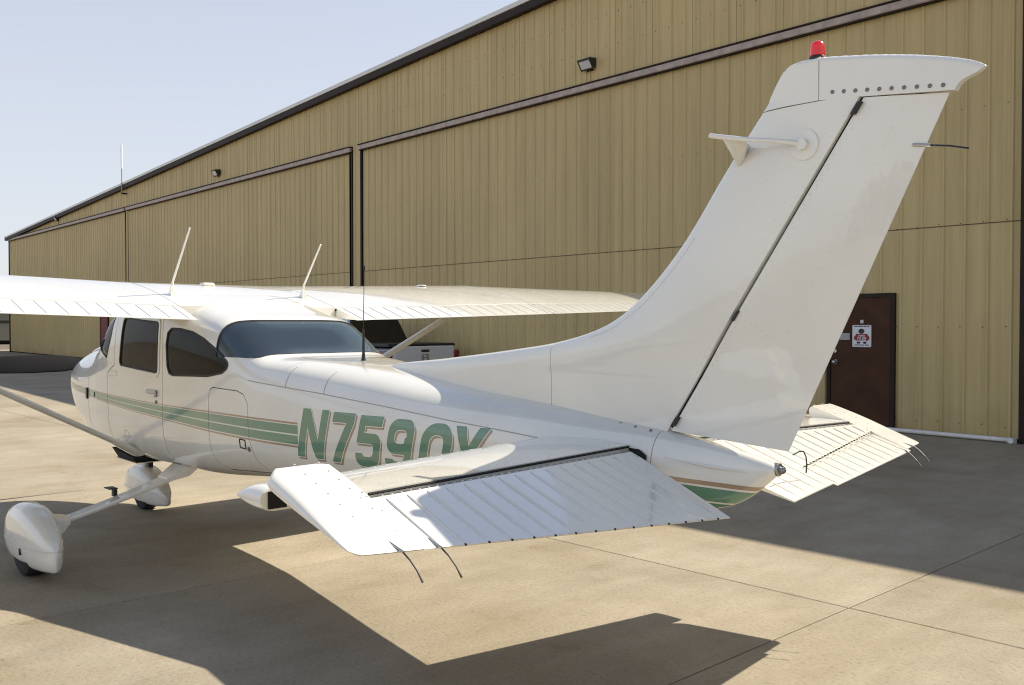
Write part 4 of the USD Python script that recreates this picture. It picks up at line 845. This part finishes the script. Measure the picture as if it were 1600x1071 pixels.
for s in (1, -1):
    g = thing_leg = None
    a, b = np.array([3.80, s*.30, .590]), np.array([3.76, s*1.28, .315])
    Rg = []
    for t in np.linspace(0, 1, 9):
        p = a+(b-a)*t; p = p + np.array([0, 0, -.035*math.sin(math.pi*t)*.4]); d = (b-a)/np.linalg.norm(b-a); nz = np.cross([1., 0, 0], d); w = .072-.022*t; h = .0165-.004*t
        Rg.append([p+[w, 0, 0]-nz*h*.2, p+[w*.9, 0, 0]-nz*h, p-[w*.9, 0, 0]-nz*h, p-[w, 0, 0]-nz*h*.2, p-[w, 0, 0]+nz*h*.2, p-[w*.9, 0, 0]+nz*h, p+[w*.9, 0, 0]+nz*h, p+[w, 0, 0]+nz*h*.2])
    lm = rings(Rg); lm.fix_normals(); lg = part('gear_leg', lm, WHITE, ap, 30)
    rf = trimesh.convex.convex_hull(np.array([(3.80+dx, s*(y), z) for dx in (-.15, .12) for y, z in ((.36, .59), (.43, .60))] + [(3.79+dx, s*.56, z) for dx in (-.078, .075) for z in (.502, .530)] + [(3.79+dx, s*.42, .535) for dx in (-.12, .10)]))
    part('leg_fairing', rf, WHITE, lg, 40)
    af = trimesh.convex.convex_hull(np.array([(3.76+dx, s*1.20, z) for dx in (-.066, .066) for z in (.315, .355)] + [(3.76+dx, s*1.31, z) for dx in (-.08, .08) for z in (.19, .37)]))
    part('axle_fairing', af, WHITE, lg, 40)
    step = cat([tbox(3.85, 3.95, *sorted((s*.84, s*.90)), .472, .480, .003), tbox(3.825, 3.862, *sorted((s*.855, s*.88)), .43, .475)])
    part('step', step, BLACK, lg)
    pt = pant(3.82, s*1.385, .84, .117, .060, .445, ap, .19, .165, 'wheel_pant')
    part('vent_slot', tbox(3.70, 3.72, *sorted((s*1.501, s*1.485)), .16, .20), BLACK, pt)
np_ = pant(5.44, 0, .80, .112, .050, .375, ap, .165, .14, 'nose_wheel_pant')
part('nose_strut', tube([(5.45, 0, .32), (5.50, 0, .70)], .032, 16), METAL, ap, 40)
part('torque_link', cat([tbox(5.36, 5.40, -.02, .02, .34, .42), tbox(5.38, 5.47, -.02, .02, .42, .46)]), BLACK, ap)
# belly outlet, exhaust, nose details
part('cowl_flap', trimesh.convex.convex_hull(np.array([(5.06, y, .515) for y in (.14, .38)] + [(4.66, y, .525) for y in (.14, .40)] + [(5.10, y, .60) for y in (.12, .42)] + [(4.62, y, .56) for y in (.12, .44)])), DARKGAP, ap)
part('cowl_flap_door', trimesh.convex.convex_hull(np.array([(5.08, y, .515) for y in (.12, .40)] + [(4.66, y, .510) for y in (.12, .40)] + [(5.08, y, .522) for y in (.12, .40)] + [(4.66, y, .516) for y in (.12, .40)])), WHITE, ap)
part('exhaust_pipe', tube([(5.45, .15, .62), (5.35, .15, .52), (5.25, .16, .45)], .03, 16), METAL, ap, 40)
yv = float(side_y(5.31, 1.035))
part('side_vent', tri(prism_y(rounded([(5.285, .985), (5.325, .985), (5.325, 1.075), (5.285, 1.075)], .01), .3, .8) ^ (loft(.010) - loft(-.01, -.4, 6.0))), BLACK, ap)
part('static_port', tri(prism_y(rounded([(5.10, 1.01), (5.12, 1.01), (5.12, 1.05), (5.10, 1.05)], .006), .3, .8) ^ (loft(.003) - loft(-.01, -.4, 6.0))), GASKET, ap)
fpan = lambda P_: tri(prism_y(P_.difference(P_.buffer(-.005)), .3, .8) ^ (loft(.0012) - loft(-.004, -.4, 6.0)))
part('access_panel', fpan(rounded([(4.60, 1.195), (4.80, 1.195), (4.80, 1.235), (4.60, 1.235)], .01)), RIVET, ap)
part('access_panel', fpan(rounded([(4.42, .745), (4.50, .745), (4.50, .80), (4.42, .80)], .012)), RIVET, ap)
# seam lines on the aft fuselage
def seam_film(path, w=.0042): return tri(film(LineString(path).buffer(w/2, cap_style='flat'), 1))
SEAMC = plain('skin_seam', (.36, .345, .31), .6)
part('skin_seam', seam_film([(2.6, 1.252), (1.954, 1.203), (1.46, 1.158), (1.014, 1.113), (.769, 1.094), (.36, 1.059)]), SEAMC, fz, SM)
part('skin_seam', seam_film([(2.245, 1.225), (2.25, 1.34)]), SEAMC, fz, SM)
part('skin_seam', seam_film([(1.925, 1.20), (1.945, 1.32)]), SEAMC, fz, SM)
rvz = [(x, float(np.interp(x, [.36, 1.014, 1.954, 2.6], [1.071, 1.125, 1.215, 1.264]))) for x in np.arange(.45, 2.6, .04)]
part('rivets', rivets([(x, float(side_y(x, z)), z) for x, z in rvz], [(0, 1, .2)]*len(rvz), .0038, .0011), WHITE, fz, kind='stuff')
# propeller and spinner
pc = np.array([6.30, 0, 1.235])
pr = part('propeller', tube([pc-[.03, 0, 0], pc+[.09, 0, 0]], .085, 24), METAL, ap, 30)
for s in (1, -1):
    Rg = []
    for t in np.linspace(0, 1, 22):
        rr = .07+t*(1.035-.07); ch = np.interp(t, [0, .12, .35, .65, .9, .97, 1.], [.05, .10, .165, .168, .15, .12, .05])/2; th_ = np.interp(t, [0, .2, 1], [.045, .018, .006])/1.0; tw = math.radians(np.interp(t, [0, .3, 1], [52, 28, 13]))
        ph = np.linspace(0, 2*np.pi, 20, endpoint=False); u, v = ch*np.cos(ph), th_*np.sin(ph)
        Rg.append(np.stack([pc[0]+.03+s*u*math.sin(tw)+v*math.cos(tw), np.full(20, s*rr), pc[2]+u*math.cos(tw)-s*v*math.sin(tw)], 1))
    bl = rings(Rg); bl.fix_normals(); part('blade', bl, PROP, pr, 40)
tt = np.linspace(0, 1, 16); part('spinner', tube([pc+[-.01+.33*t, 0, 0] for t in tt], np.maximum(.155*np.sqrt(1-tt**2*.999), .004), 32), WHITE, pr, 60)

# far wood beyond the apron on the photographer's side (seen only in reflections)
LEAF = plain('far_foliage', (.055, .07, .035), .9, vary=.3, scale=.2)
tv = []
for k in range(9000):
    a = rng.uniform(math.radians(75), math.radians(250)); rr_ = 190+rng.normal()*9
    c = np.array([rr_*math.cos(a), rr_*math.sin(a), 0]); top = 7+5*meshkit.noise(np.array([a*14, .3, .1]))+3*meshkit.noise(np.array([a*45, .7, .1]))
    c[2] = rng.uniform(0, 1)**.8*top; tv.append(c+rng.normal(size=(3, 3))*1.5)
tv = np.vstack(tv); tv[:, 2] = np.maximum(tv[:, 2], -.02)
tag(part('far_wood', trimesh.Trimesh(tv, np.arange(len(tv)).reshape(-1, 3), process=False), LEAF, None), 'far line of dark green trees beyond the apron', 'trees', kind='stuff')
